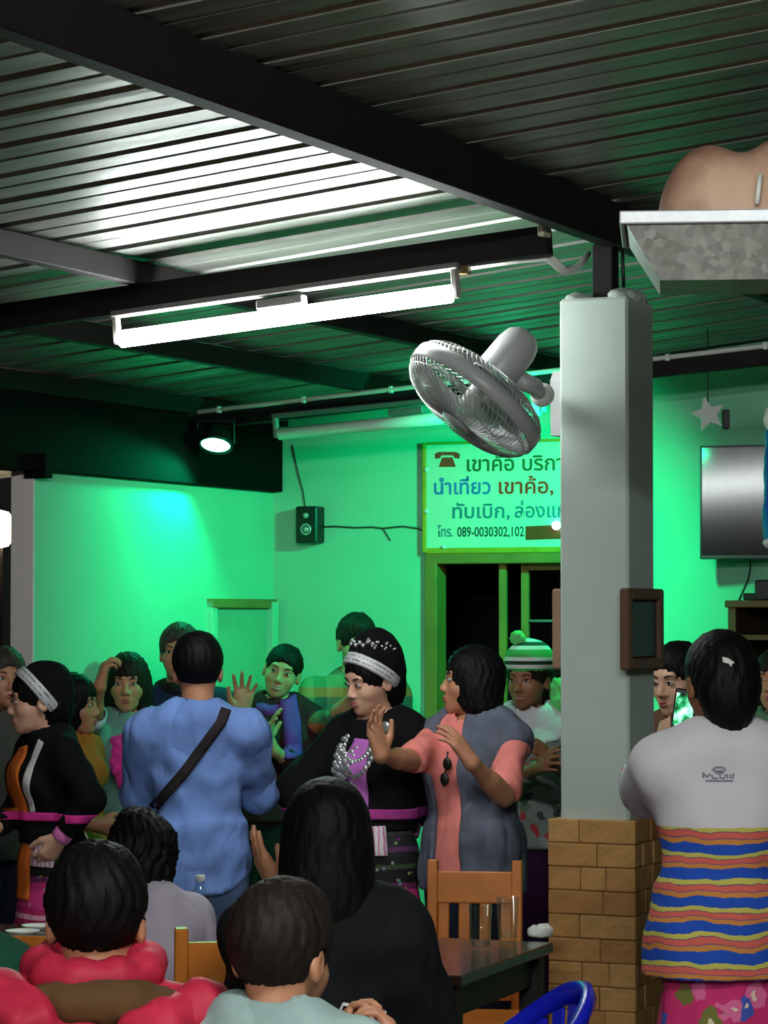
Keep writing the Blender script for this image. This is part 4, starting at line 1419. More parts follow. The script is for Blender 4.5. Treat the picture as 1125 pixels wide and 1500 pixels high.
            strip('eyebrow', [(s * 0.014, -0.0865, 0.021), (s * 0.026, -0.0865, 0.0265), (s * 0.038, -0.081, 0.0265), (s * 0.048, -0.072, 0.021)], [0.0022, 0.003, 0.0026, 0.001], M_BROW)
        wm = 0.026 if smile else 0.020
        up_ = 0.006 if smile else 0.0
        strip('upper_lip', [(-wm, -0.082, -0.062 + up_), (-0.010, -0.0945, -0.0595), (0, -0.096, -0.0605), (0.010, -0.0945, -0.0595), (wm, -0.082, -0.062 + up_)], [0.0012, 0.0036, 0.0038, 0.0036, 0.0012], M_LIPS)
        strip('lower_lip', [(-wm, -0.082, -0.0625 + up_), (-0.011, -0.0925, -0.069 - up_ * 0.3), (0, -0.0945, -0.0705 - up_ * 0.4), (0.011, -0.0925, -0.069 - up_ * 0.3), (wm, -0.082, -0.0625 + up_)], [0.0012, 0.0042, 0.0048, 0.0042, 0.0012], M_LIPS)
        if smile:
            strip('teeth', [(-wm * 0.8, -0.084, -0.0615 + up_ * 0.6), (-0.010, -0.0925, -0.0645), (0, -0.094, -0.0652), (0.010, -0.0925, -0.0645), (wm * 0.8, -0.084, -0.0615 + up_ * 0.6)], [0.001, 0.0034, 0.0036, 0.0034, 0.001], M_TEETH)
    # hair
    if hair:
        f = inhead(hair_field(hair))
        f0 = f
        def fh(p):
            q = (p - hc) @ R
            an = np.arctan2(q[:, 0], q[:, 1] - 0.01)
            return f0(p) + hairnoise * (np.sin(23 * an + 3 * np.sin(40 * q[:, 2])) + 0.6 * np.sin(41 * an + 30 * q[:, 2]))
        ex = {'shoulder': 0.14, 'bob': 0.04}.get(hair, 0.02)
        P.hair = solid('hair', [(fh, hc - 0.14 * hs - V3(0, 0, ex), hc + 0.16 * hs, hcell)], HAIR[hcol], root)
    # clothes
    if top: P.top = make_top(P, top, seated)
    if bottom: make_bottom(P, bottom, seated, seatz)
    if not seated or True:
        for s in (0, 1):
            An = leg[s][2]
            toe = An + V3(0.01 * (1 if s == 0 else -1), -0.15 * k, -0.035)
            sf = inter(union([rc(An + V3(0, 0.02, -0.03), toe, 0.04, 0.032), rc(An + V3(0, 0.01, -0.03), An + V3(0, 0.0, 0.02), 0.043, 0.04)], 0.03), plane((0, 0, -1), -0.002))
            solid('shoe', [(sf, An - V3(0.09, 0.26, 0.1), An + V3(0.09, 0.1, 0.1), 0.014)], M_SHOE, root)
    return P

def make_top(P, t, seated, name='shirt'):
    k = P.k
    e = t.get('loose', 0.014)
    hem = t.get('hem', 0.80)
    J = P.J
    hemz = J(0, 0, hem)[2] if not (seated and hem < 0.9) else J(0, 0, 0.86)[2]
    body = grow(P.torso, e)
    if hem < 0.86:
        rr = t.get('flare', 0.0)
        body = union([body, cone(hemz - 0.02, J(0, 0, 1.0)[2], ((0.158 + e + rr) * k, (0.110 + e + rr * 0.7) * k), ((0.135 + e) * k, (0.096 + e) * k), (0, float(J(0, 0.004, 0.9)[1])))], 0.05)
    if 'extra' in t:
        body = union([body] + t['extra'], t.get('extrak', 0.03))
    arms = []
    sl = t.get('sleeve', 1.9)
    for i in range(2):
        S, E, Wr = P.S[i], P.E[i], P.Wr[i]
        ae = e + t.get('arm', 0.0)
        if sl <= 0: continue
        if sl <= 1:
            end = S + (E - S) * sl
            f = inter(rc(S, end + unit(E - S) * 0.06, 0.047 * k + ae, 0.043 * k + ae * 1.25), plane(unit(E - S), float(end @ unit(E - S))))
        else:
            end = E + (Wr - E) * (sl - 1)
            f = inter(rc(E, end + unit(Wr - E) * 0.05, 0.040 * k + ae, 0.028 * k + ae), plane(unit(Wr - E), float(end @ unit(Wr - E))))
            f = union([rc(S, E, 0.049 * k + ae, 0.041 * k + ae), f], 0.03)
        arms.append(f)
    def arm_union(p):
        v = body(p)
        for f in arms: v = smin(v, f(p), 0.045)
        return v
    f = folds(arm_union, t.get('fold', 0.006), t.get('freq', 20), t.get('seed', 0.0)) if t.get('fold', 0.005) else arm_union
    lower = plane((0, 0, -1), -hemz)
    if t.get('round'):
        cz, rr = hemz + t['round'], t['round']
        x_ = 0.17 * k
        lower = lambda p: (hemz + t['round'] * np.minimum(1.0, (p[:, 0] / x_) ** 4)) - p[:, 2]
    f = inter(f, lower)
    nr = t.get('neck', 0.062)
    f = minus(f, rc(J(0, 0.0, 1.38 if not t.get('high') else 1.42), P.hpt(0, 0.01, -0.02), nr * k, nr * k), 0.008)
    if 'cut' in t:
        f = minus(f, t['cut'](P), 0.006)
    pts = np.array([*P.S, *P.E, *(P.Wr if sl > 1 else P.E)])
    lo = np.minimum(V3(-0.30, -0.26, hemz - 0.03), pts.min(0) - 0.11)
    hi = np.maximum(V3(0.30, 0.26, J(0, 0, 1.46)[2]), pts.max(0) + 0.11)
    lo[2] = min(lo[2], hemz - 0.03)
    return solid(t.get('name', name), [(f, lo, hi, t.get('cell', 0.0125))], t['mat'], P.root)

def make_bottom(P, b, seated, seatz):
    k, J = P.k, P.J
    e = b.get('loose', 0.018)
    if b['kind'] == 'skirt':
        if seated:
            f = union([union([rc(a, q, 0.10, 0.085), rc(q, c, 0.08, 0.08)], 0.05) for a, q, c in P.leg] + [ell((0, 0, seatz + 0.06), (0.17, 0.13, 0.14))], 0.08)
            lo, hi = V3(-0.28, -0.6, 0.06), V3(0.28, 0.2, seatz + 0.22)
        else:
            hz = b.get('hem', 0.18)
            f0 = cone(hz, 1.0 * k, (b.get('r', 0.22), b.get('r', 0.22) * 0.85), (0.128 * k, 0.094 * k))
            f0 = union([f0, ell(J(0, 0.004, 0.88), (0.162 * k, 0.114 * k, 0.12 * k))], 0.05)
            np_ = b.get('pleats', 16)
            def f(p):
                an = np.arctan2(p[:, 0], p[:, 1])
                amp = b.get('amp', 0.006) * np.clip((1.0 * k - p[:, 2]) / 0.5, 0, 1)
                return f0(p) + amp * np.sin(np_ * an + 1.5 * np.sin(5 * p[:, 2]))
            lo, hi = V3(-0.34, -0.3, hz - 0.03), V3(0.34, 0.3, 1.06 * k)
        return solid('skirt', [(f, lo, hi, 0.0155)], b['mat'], P.root)
    fs = []
    for a, q, c in P.leg:
        fs.append(union([rc(a, q, 0.086 * k + e, 0.06 * k + e), rc(q, c + (q - c) * 0.06, 0.06 * k + e, 0.05 * k + e)], 0.03))
    hz = J(0, 0, 0.9)[2]
    fs.append(ell(J(0, 0.004, 0.90), (0.162 * k + e * 0.5, 0.112 * k + e * 0.5, 0.12 * k)))
    f = folds(union(fs, 0.03), 0.003, 22)
    lo, hi = V3(-0.30, -0.22, 0.04), V3(0.30, 0.22, hz + 0.16)
    if seated: lo[1] = -0.62
    return solid('trousers', [(f, lo, hi, 0.016)], b['mat'], P.root)

def headpart(P, name, f, mat, cell=0.007, ext=0.18, par=None):
    return solid(name, [(P.inhead(f), P.hc - ext * P.hs, P.hc + ext * P.hs, cell)], mat, par or P.root)

def bvh(o):
    me = o.data
    co = np.zeros(len(me.vertices) * 3, f32); me.vertices.foreach_get('co', co)
    return BVHTree.FromPolygons(co.reshape(-1, 3).tolist(), [tuple(p.vertices) for p in me.polygons])

def project(tree, x, z, front=True, lift=0.002):
    """point of the garment at x, z seen from the front (-y) or the back (+y)"""
    o = Vector((x, -1.0 if front else 1.0, z)); dv = Vector((0, 1 if front else -1, 0))
    hit = tree.ray_cast(o, dv, 2.0)
    if hit[0] is None: return None
    return hit[0] - dv * lift

def ribbon(P, tree, name, path, width, mat, front=True, lift=0.004, thick=0.006):
    """a strip lying on a garment; path = list of (x, z)"""
    n = 26
    cum = [0.0]
    for a, b in zip(path, path[1:]): cum.append(cum[-1] + math.hypot(b[0] - a[0], b[1] - a[1]))
    def pt(s):
        for i in range(len(path) - 1):
            if s <= cum[i + 1] or i == len(path) - 2:
                u = (s - cum[i]) / max(1e-6, cum[i + 1] - cum[i]); a, b = path[i], path[i + 1]
                return a[0] + (b[0] - a[0]) * u, a[1] + (b[1] - a[1]) * u
    rows = []
    for i in range(n + 1):
        s = cum[-1] * i / n
        x, z = pt(s); x2, z2 = pt(min(cum[-1], s + 0.01)); x1, z1 = pt(max(0, s - 0.01))
        tx, tz = x2 - x1, z2 - z1
        L = math.hypot(tx, tz) or 1
        nx, nz = -tz / L, tx / L
        row = []
        for j in (-1, -0.33, 0.33, 1):
            q = project(tree, x + nx * width / 2 * j, z + nz * width / 2 * j, front, lift)
            row.append(q)
        if any(q is None for q in row): continue
        rows.append(row)
    if len(rows) < 2: return None
    bm = bmesh.new()
    dy = Vector((0, -thick if front else thick, 0))
    vin = [[bm.verts.new(q) for q in r] for r in rows]
    vout = [[bm.verts.new(q + dy) for q in r] for r in rows]
    for a, b, c, d_ in zip(vin, vin[1:], vout, vout[1:]):
        for j in range(3):
            bm.faces.new((c[j], c[j + 1], d_[j + 1], d_[j]))
            bm.faces.new((a[j], b[j], b[j + 1], a[j + 1]))
        bm.faces.new((a[0], c[0], d_[0], b[0])); bm.faces.new((a[3], b[3], d_[3], c[3]))
    bm.faces.new((vin[0][0], vin[0][1], vin[0][2], vin[0][3], vout[0][3], vout[0][2], vout[0][1], vout[0][0]))
    bm.faces.new((vin[-1][3], vin[-1][2], vin[-1][1], vin[-1][0], vout[-1][0], vout[-1][1], vout[-1][2], vout[-1][3]))
    bmesh.ops.recalc_face_normals(bm, faces=bm.faces)
    return from_bm(name, bm, mat, P.root, True)

def discs(P, tree, name, pts, r, mat, front=True):
    """little round plates lying on a garment (too small to pick apart)"""
    bm = bmesh.new()
    for x, z, s in pts:
        q = project(tree, x, z, front, 0.003)
        if q is None: continue
        g = bmesh.ops.create_uvsphere(bm, u_segments=8, v_segments=5, radius=1.0)
        bmesh.ops.transform(bm, matrix=Matrix.Translation(q) @ Matrix.Diagonal((r * s, r * s * 0.45, r * s, 1)), verts=g['verts'])
    o = from_bm(name, bm, mat, P.root, True)
    o['kind'] = 'stuff'
    return o

def cuff(P, i, t0, t1, r, mat, name='cuff', seg=1):
    """band round the forearm (seg 1) or upper arm (seg 0)"""
    a, b = (P.E[i], P.Wr[i]) if seg else (P.S[i], P.E[i])
    p, q = a + (b - a) * t0, a + (b - a) * t1
    R = frame(Vector(q - p)); L = float(np.linalg.norm(q - p))
    Mx = Matrix.Translation(Vector(p)) @ Matrix((R.col[1], R.col[2], R.col[0])).transposed().to_4x4()
    return lathe(name, [(r * 0.9, 0), (r, 0.003), (r * 1.03, L * 0.5), (r, L - 0.003), (r * 0.9, L)], mat, P.root, 18, Mx)

def cdir(phi): return Vector((math.sin(math.radians(phi)), -math.cos(math.radians(phi)), 0))
def wrap(P, tree, name, path, width, mat, lift=0.004, thick=0.006, n=30, rad=0.16, cy=0.0):
    """a strip laid round a garment; path = list of (angle from the front, height)"""
    cum = [0.0]
    for a, b in zip(path, path[1:]): cum.append(cum[-1] + math.hypot(math.radians(b[0] - a[0]) * rad, b[1] - a[1]))
    def pt(s):
        for i in range(len(path) - 1):
            if s <= cum[i + 1] or i == len(path) - 2:
                u = (s - cum[i]) / max(1e-6, cum[i + 1] - cum[i]); a, b = path[i], path[i + 1]
                return math.radians(a[0] + (b[0] - a[0]) * u) * rad, a[1] + (b[1] - a[1]) * u
    rows = []
    for i in range(n + 1):
        s = cum[-1] * i / n
        x, z = pt(s); x2, z2 = pt(min(cum[-1], s + 0.01)); x1, z1 = pt(max(0, s - 0.01))
        L = math.hypot(x2 - x1, z2 - z1) or 1
        nx, nz = -(z2 - z1) / L, (x2 - x1) / L
        row = []
        for j in (-1, -0.5, 0, 0.5, 1):
            ph = (x + nx * width / 2 * j) / rad; zz = z + nz * width / 2 * j
            dv = Vector((math.sin(ph), -math.cos(ph), 0))
            hit = tree.ray_cast(Vector((0, cy, zz)) + dv * 0.9, -dv, 1.0)
            row.append((hit[0] + dv * lift, dv) if hit[0] is not None else None)
        if any(q is None for q in row): continue
        rows.append(row)
    if len(rows) < 2: return None
    bm = bmesh.new()
    vin = [[bm.verts.new(q) for q, d in r] for r in rows]
    vout = [[bm.verts.new(q + d * thick) for q, d in r] for r in rows]
    m = len(rows[0])
    for a, b, c, e in zip(vin, vin[1:], vout, vout[1:]):
        for j in range(m - 1):
            bm.faces.new((c[j], c[j + 1], e[j + 1], e[j])); bm.faces.new((a[j], b[j], b[j + 1], a[j + 1]))
        bm.faces.new((a[0], c[0], e[0], b[0])); bm.faces.new((a[-1], b[-1], e[-1], c[-1]))
    for q in (0, -1):
        bm.faces.new(vin[q] + vout[q][::-1])
    bmesh.ops.recalc_face_normals(bm, faces=bm.faces)
    return from_bm(name, bm, mat, P.root, True)

# ---- patterned cloth
def m_hmong_skirt():
    t = NT('embroidered_pleated_skirt')
    o = t.sep()
    z = t.math('ADD', o[2], t.math('MULTIPLY', t.noise(9, 2), 0.02))
    bands = t.ramp(t.math('DIVIDE', z, 1.1), [(0.0, lin((20, 18, 26))), (0.50, lin((20, 18, 26))), (0.525, lin((236, 150, 180))), (0.54, lin((170, 30, 90))), (0.565, lin((240, 170, 196))), (0.58, lin((200, 40, 110))), (0.60, lin((226, 60, 140))), (0.66, lin((216, 50, 130))), (0.68, lin((120, 40, 90))), (0.70, lin((24, 22, 26))), (0.745, lin((64, 84, 58))), (0.76, lin((26, 24, 28))), (0.80, lin((90, 46, 92))), (0.815, lin((28, 26, 30))), (0.85, lin((74, 72, 76))), (0.87, lin((22, 20, 24)))], 'CONSTANT')
    v = t.n('ShaderNodeTexVoronoi'); v.inputs['Scale'].default_value = 38
    t.l(t.obj(), v.inputs['Vector'])
    sp = t.math('LESS_THAN', v.outputs['Distance'], 0.22)
    t.color(t.mix(t.math('MULTIPLY', sp, 0.45), bands, v.outputs['Color']))
    t.bump(t.noise(120, 3), 0.3, 0.004)
    return t.set(0.75)
M_HSKIRT = m_hmong_skirt()
def m_flap():
    t = NT('white_pink_embroidery')
    o = t.sep()
    s = t.math('SINE', t.math('MULTIPLY', t.math('ADD', o[0], t.math('ADD', o[1], t.math('MULTIPLY', t.noise(30, 2), 0.02))), 260))
    t.color(t.mix(t.math('GREATER_THAN', s, 0.45), lin((226, 214, 218)), lin((206, 130, 180))))
    return t.set(0.7)
M_FLAP = m_flap()
def m_band():
    t = NT('silver_checked_band')
    v = t.n('ShaderNodeTexChecker'); v.inputs['Scale'].default_value = 90
    v.inputs['Color1'].default_value = (*lin((206, 206, 208)), 1); v.inputs['Color2'].default_value = (*lin((84, 80, 86)), 1)
    t.l(t.obj(), v.inputs['Vector'])
    t.color(v.outputs[0])
    return t.set(0.5, 0.2)
M_BAND = m_band()
def m_tshirt(z0):
    t = NT('white_shirt_with_wavy_stripes')
    o = t.sep()
    wob = t.math('MULTIPLY', t.math('SUBTRACT', t.noise(7, 2), 0.5), 0.05)
    z = t.math('ADD', t.math('ADD', o[2], wob), t.math('MULTIPLY', t.math('SUBTRACT', t.noise(60, 2), 0.5), 0.006))
    fr = t.math('FRACT', t.math('DIVIDE', t.math('SUBTRACT', 5.0, z), 0.067))
    B_, Y_, C_, O_ = lin((40, 84, 190)), lin((206, 196, 96)), lin((224, 104, 92)), lin((214, 140, 72))
    st = t.ramp(fr, [(0.0, B_), (0.30, Y_), (0.47, (0.10, 0.06, 0.2)), (0.50, C_), (0.70, (0.10, 0.06, 0.25)), (0.73, O_), (0.90, B_)], 'CONSTANT')
    zz = t.math('ADD', o[2], t.math('MULTIPLY', t.math('SUBTRACT', t.noise(40, 2), 0.5), 0.006))
    t.color(t.mix(t.math('GREATER_THAN', zz, z0), st, lin((226, 218, 224))))
    t.bump(t.noise(14, 4), 0.35, 0.012)
    return t.set(0.85, 0, 0.2)
def m_stripe(name, cols, period, axis=2):
    t = NT(name)
    o = t.sep()
    fr = t.math('FRACT', t.math('DIVIDE', t.math('ADD', o[axis], 5.0), period))
    t.color(t.ramp(fr, [(i / len(cols), lin(c)) for i, c in enumerate(cols)], 'CONSTANT'))
    return t.set(0.8)
def m_check():
    t = NT('orange_green_checked_shirt')
    o = t.sep()
    a = t.math('FRACT', t.math('DIVIDE', t.math('ADD', o[2], 5.02), 0.15))
    b = t.math('FRACT', t.math('DIVIDE', t.math('ADD', o[0], 5.0), 0.13))
    c1 = t.ramp(a, [(0, lin((60, 66, 62))), (0.34, lin((205, 92, 44))), (0.62, lin((74, 120, 84)))], 'CONSTANT')
    c2 = t.ramp(b, [(0, lin((44, 50, 48))), (0.45, lin((150, 120, 84)))], 'CONSTANT')
    t.color(t.mix(0.3, c1, c2))
    return t.set(0.85)
def m_floral(name, base, cols, scale, thr):
    t = NT(name)
    v = t.n('ShaderNodeTexVoronoi'); v.inputs['Scale'].default_value = scale
    w = t.n('ShaderNodeVectorMath', operation='ADD')
    nz = t.n('ShaderNodeTexNoise'); nz.inputs['Scale'].default_value = scale * 1.7
    t.l(t.obj(), nz.inputs['Vector'])
    ws = t.n('ShaderNodeVectorMath', operation='SCALE'); ws.inputs['Scale'].default_value = 0.9 / scale
    t.l(nz.outputs['Color'], ws.inputs[0])
    t.l(t.obj(), w.inputs[0]); t.l(ws.outputs[0], w.inputs[1]); t.l(w.outputs[0], v.inputs['Vector'])
    sep = t.n('ShaderNodeSeparateColor'); t.l(v.outputs['Color'], sep.inputs[0])
    fc = t.ramp(sep.outputs[0], [(i / len(cols), lin(c)) for i, c in enumerate(cols)], 'CONSTANT')
    c1 = t.mix(t.math('LESS_THAN', v.outputs['Distance'], thr), lin(base), fc)
    c2 = t.mix(t.math('LESS_THAN', v.outputs['Distance'], thr * 0.3), c1, lin((240, 220, 190)))
    t.color(c2)
    t.bump(t.noise(14, 4), 0.3, 0.01)
    return t.set(0.8)
M_VELVET = m_cloth('black_velvet', (13, 12, 16), 0.9, 0.3)
M_JEANS = m_cloth('washed_denim', (88, 108, 146), 0.85, 0.3, 300, 9)
M_NAVY = m_cloth('navy_cloth', (28, 32, 48))
M_PINKC = m_cloth('hot_pink_cloth', (236, 60, 160), 0.8, 0.2)
M_BLACKC = m_cloth('black_cloth', (24, 24, 27), 0.85, 0.3)
M_MAROON = m_cloth('dark_maroon_cloth', (58, 26, 34))

def turban(P, mat=M_VELVET, tall=0.0, coins=True, steep=0.70):
    n = unit((0, steep, math.sqrt(1 - steep * steep)))
    tb_ = union([ell((0, 0.035, 0.062 + tall * 0.6), (0.089, 0.096, 0.078 + tall)), ell((0, 0.075, 0.02), (0.080, 0.06, 0.085))], 0.03)
    hdr = headpart(P, 'headdress', folds(inter(tb_, lambda p: 0.018 - p @ n), 0.0015, 40), mat, 0.007, 0.24)
    shell = ell((0, 0.012, 0.026), (0.098, 0.113, 0.112))
    def slab(c, w): return lambda p: np.abs(p @ n - c) - w
    headpart(P, 'headband', inter(shell, slab(0.024, 0.021)), plain('silver_white_band', (206, 204, 208), 0.5, 0.1, 0.25, 220), 0.006, 0.15)
    for c in (0.016, 0.032):
        headpart(P, 'headband_line', inter(grow(shell, 0.0025), slab(c, 0.0025)), plain('dark_band_line', (90, 84, 92), 0.6), 0.005, 0.15)
    if coins:
        tr_ = bvh(hdr)
        bm = bmesh.new()
        def coin(an, z, r):
            q = Vector(P.hpt(0.2 * math.sin(an), 0.03 - 0.2 * math.cos(an), z)); c0 = Vector(P.hpt(0, 0.03, z))
            hit = tr_.ray_cast(q, (c0 - q).normalized(), 0.4)
            if hit[0] is None: return
            g = bmesh.ops.create_uvsphere(bm, u_segments=8, v_segments=5, radius=r)
            bmesh.ops.transform(bm, matrix=Matrix.Translation(hit[0]), verts=g['verts'])
        for i in range(9): coin(-0.9 + 1.9 * i / 8, 0.118 + tall * 0.8 + 0.008 * (i % 2), 0.0085)
        for i in range(16):
            an = 0.7 + 1.3 * i / 15
            coin(an, 0.125 + tall * 0.8 - 0.035 * i / 15 + 0.012 * math.sin(i * 1.2), 0.005)
        o2 = from_bm('silver_coins', bm, M_SILVER, P.root, True); o2['kind'] = 'stuff'

def collar_ring(P, name, mat, r=0.07, t=0.022, z=1.385, tilt=0.15, amp=0.003, sy=0.9):
    c = P.J(0, 0.008, z)
    pts = []
    bm = bmesh.new()
    for i in range(32):
        an = 2 * math.pi * i / 32
        pts.append(Vector(c) + Vector((r * math.sin(an), -r * sy * math.cos(an), -tilt * r * math.cos(an) + amp * math.sin(7 * an))))
    bm_ring(bm, pts, t, 10)
    return from_bm(name, bm, mat, P.root, True)

# ================= standing people
# girl in black velvet at the left edge
PA = person('person in black velvet jacket and silver headband smiling in profile by the wall end', 80, 10.2, 1.50, -60, True, head=(-16, 6, 0), lean=0.08, armk=0.82, skin='light', hair='updo', smile=True,
            top=dict(mat=M_VELVET, sleeve=1.85, hem=0.96, loose=0.016, name='jacket'), bottom=dict(kind='skirt', mat=M_HSKIRT, r=0.23, pleats=34, amp=0.006),
            arms=(('px', 90, 1226, 10.0), ('loc', -0.06, -0.22, 1.02)), hands=({'elbow': (116, 1160, 10.0), 'curl': 35}, {'curl': 30}))
turban(PA, coins=False, steep=0.82)
tA = bvh(PA.top)
wrap(PA, tA, 'orange_bib', [(-8, 1.22), (-4, 1.10), (0, 0.98)], 0.15, m_cloth('orange_cloth', (206, 104, 40)), 0.002, 0.006, cy=-0.03)
wrap(PA, tA, 'silver_trim', [(58, 1.245), (44, 1.16), (38, 1.06), (40, 0.99)], 0.03, m_cloth('lace_trim', (206, 200, 200), 0.6, 0.3, 90), 0.006, 0.008, cy=-0.03)
wrap(PA, tA, 'belt', [(-175, 0.975), (-90, 0.975), (0, 0.975), (90, 0.975), (175, 0.975)], 0.03, M_PINKC, 0.004, 0.008, 60)
tS = bvh([c for c in PA.root.children if c.name.startswith('skirt')][0])
wrap(PA, tS, 'belt_flap', [(52, 0.955), (50, 0.80)], 0.10, M_FLAP, 0.014, 0.012)
wrap(PA, tS, 'belt_flap', [(146, 0.965), (150, 0.82)], 0.09, M_FLAP, 0.014, 0.012)
wrap(PA, tS, 'orange_apron', [(0, 0.95), (0, 0.68)], 0.15, m_cloth('orange_cloth', (206, 104, 40)), 0.008, 0.006)
cuff(PA, 0, 0.86, 1.06, 0.036, m_cloth('pink_cuff', (226, 120, 190)))

# face at the far left edge
PB = person('person with greying hair half cut off by the picture edge', 6, 10.9, 1.56, 25, False, hair='short', hcol='grey', skin='mid', head=(0, 0, 0),
            top=dict(mat=m_cloth('dull_grey_shirt', (84, 84, 80))), bottom=dict(kind='trousers', mat=M_NAVY))
# woman in orange
PC = person('person in rust orange blouse seen in profile behind the girl in velvet', 106, 11.1, 1.455, 62, True, hair='bob', skin='mid', head=(14, 2, 0),
            top=dict(mat=m_cloth('rust_orange_cloth', (192, 96, 40), 0.9, 0.25), sleeve=1.8, hem=0.80, flare=0.02), bottom=dict(kind='trousers', mat=M_BLACKC), arms=(None, ('loc', -0.1, -0.2, 1.0)))
# woman raising a hand to her head
PD_ = person('person in teal top with hot pink ruffle raising one hand beside the head', 188, 11.55, 1.53, 4, True, hair='bob', hcol='brown', skin='mid', head=(-4, 4, 0),
             top=dict(mat=m_cloth('teal_grey_cloth', (110, 146, 140)), sleeve=0.55, hem=0.95), bottom=dict(kind='skirt', mat=m_cloth('blue_grey_cloth', (112, 124, 150)), r=0.2),
             arms=(('loc', 0.12, -0.22, 1.05), ('px', 146, 1006, 11.15)), hands=({}, {'elbow': (126, 1068, 11.1), 'curl': 45, 'n': (1, 0.2, 0), 'fd': (0.25, 0, 1)}))
tD = bvh(PD_.top)
fr = union([ell(PD_.J(0.0, -0.145, 1.17), (0.065, 0.035, 0.09)), ell(PD_.J(0.03, -0.14, 1.09), (0.04, 0.035, 0.06)), ell(PD_.J(-0.03, -0.125, 1.25), (0.045, 0.035, 0.05))], 0.03)
solid('ruffle', [(folds(fr, 0.008, 60), PD_.J(0, -0.1, 1.15) - V3(0.14, 0.09, 0.2), PD_.J(0, -0.1, 1.15) + V3(0.14, 0.09, 0.2), 0.009)], M_PINKC, PD_.root)
cuff(PD_, 1, 0.0, 0.30, 0.055, m_cloth('lavender_cloth', (196, 190, 222)), 'sleeve_cuff')
# tall person behind the blue shirt
PE = person('tall person with greying hair behind the man in the blue shirt', 264, 11.7, 1.65, 8, False, hair='short', hcol='grey', skin='mid', head=(-12, 0, 0),
            top=dict(mat=m_cloth('dark_navy_cloth', (30, 44, 74)), sleeve=1.6), bottom=dict(kind='trousers', mat=M_BLACKC),
            arms=(('px', 354, 1048, 11.5), None), hands=({'elbow': (330, 1110, 11.6), 'curl': 12, 'spread': 12, 'fd': (0.1, 0, 1), 'n': (0, -1, 0)}, {}))
collar_ring(PE, 'dark_scarf', M_BLACKC, 0.075, 0.034, 1.39)

# man in blue shirt
def cutv(x0, w0, slope=0.0, zt=2.0):
    return lambda P: (lambda p: np.maximum(np.maximum(np.abs(p[:, 0] - x0 - slope * (p[:, 2] - 1.1)) - w0, p[:, 1] + 0.03), p[:, 2] - zt))
M_BLUES = m_cloth('pale_blue_chambray', (116, 146, 212), 0.85, 0.18, 320, 9, 0.4)
PF = person('person in pale blue shirt seen from behind with a black strap across the back', 290, 9.65, 1.615, 181, False, hair='crop', skin='mid', head=(4, 6, 0), girth=1.0, hairnoise=0.0015, armk=0.92,
            top=dict(mat=M_BLUES, sleeve=1.9, hem=0.765, loose=0.022, arm=0.004, fold=0.0055, freq=25, flare=0.02, round=0.06), bottom=dict(kind='trousers', mat=M_JEANS),
            arms=(('px', 236, 1132, 9.95), ('px', 346, 1128, 9.95)), hands=({'elbow': (200, 1160, 9.7)}, {'elbow': (386, 1162, 9.7)}))
tF = bvh(PF.top)
ribbon(PF, tF, 'bag_strap', [(-0.10, 1.375), (-0.085, 1.33), (0.04, 1.16), (0.155, 1.03)], 0.036, m_cloth('dark_webbing', (44, 36, 40), 0.7), False, 0.003, 0.006)
collar_ring(PF, 'shirt_collar', M_BLUES, 0.068, 0.017, 1.385, 0.1)
solid('shoulder_bag', [(folds(ell(PF.J(0.15, -0.10, 0.96), (0.09, 0.05, 0.08)), 0.002, 40), PF.J(0.15, -0.1, 0.96) - 0.13, PF.J(0.15, -0.1, 0.96) + 0.13, 0.013)], m_cloth('dark_webbing', (44, 36, 40)), PF.root)

# woman with purple scarf
PG = person('person with purple scarf smiling with tilted head beside the door', 404, 12.35, 1.565, -6, True, hair='tied', skin='mid', head=(2, 4, 16), smile=True,
            top=dict(mat=M_MAROON, sleeve=1.75, hem=0.84, flare=0.02), bottom=dict(kind='skirt', mat=M_BLACKC, r=0.2),
            arms=(('px', 402, 1100, 12.1), ('px', 388, 1092, 12.05)), hands=({'fd': (-0.35, -0.1, 1), 'n': (-1, 0, 0), 'curl': 10}, {'fd': (0.3, -0.1, 1), 'n': (1, 0, 0), 'curl': 10}))
M_PURP = m_cloth('purple_scarf', (116, 52, 150), 0.7)
collar_ring(PG, 'scarf', M_PURP, 0.075, 0.034, 1.375, 0.35)
tG = bvh(PG.top)
ribbon(PG, tG, 'scarf_end', [(0.06, 1.34), (0.09, 1.22), (0.10, 1.08)], 0.07, M_PURP, True, 0.004, 0.014)

# man in checked shirt
PH = person('person in orange and green checked shirt behind the tall headdress', 520, 12.6, 1.685, 6, False, hair='crop', hcol='brown', skin='mid', head=(10, 10, 0),
            top=dict(mat=m_check(), sleeve=1.85, hem=0.8), bottom=dict(kind='trousers', mat=M_NAVY),
            arms=(('px', 560, 1080, 12.3), ('px', 498, 1040, 12.2)), hands=({}, {'elbow': (462, 1062, 12.3), 'n': (0, -1, 0), 'curl': 30}))

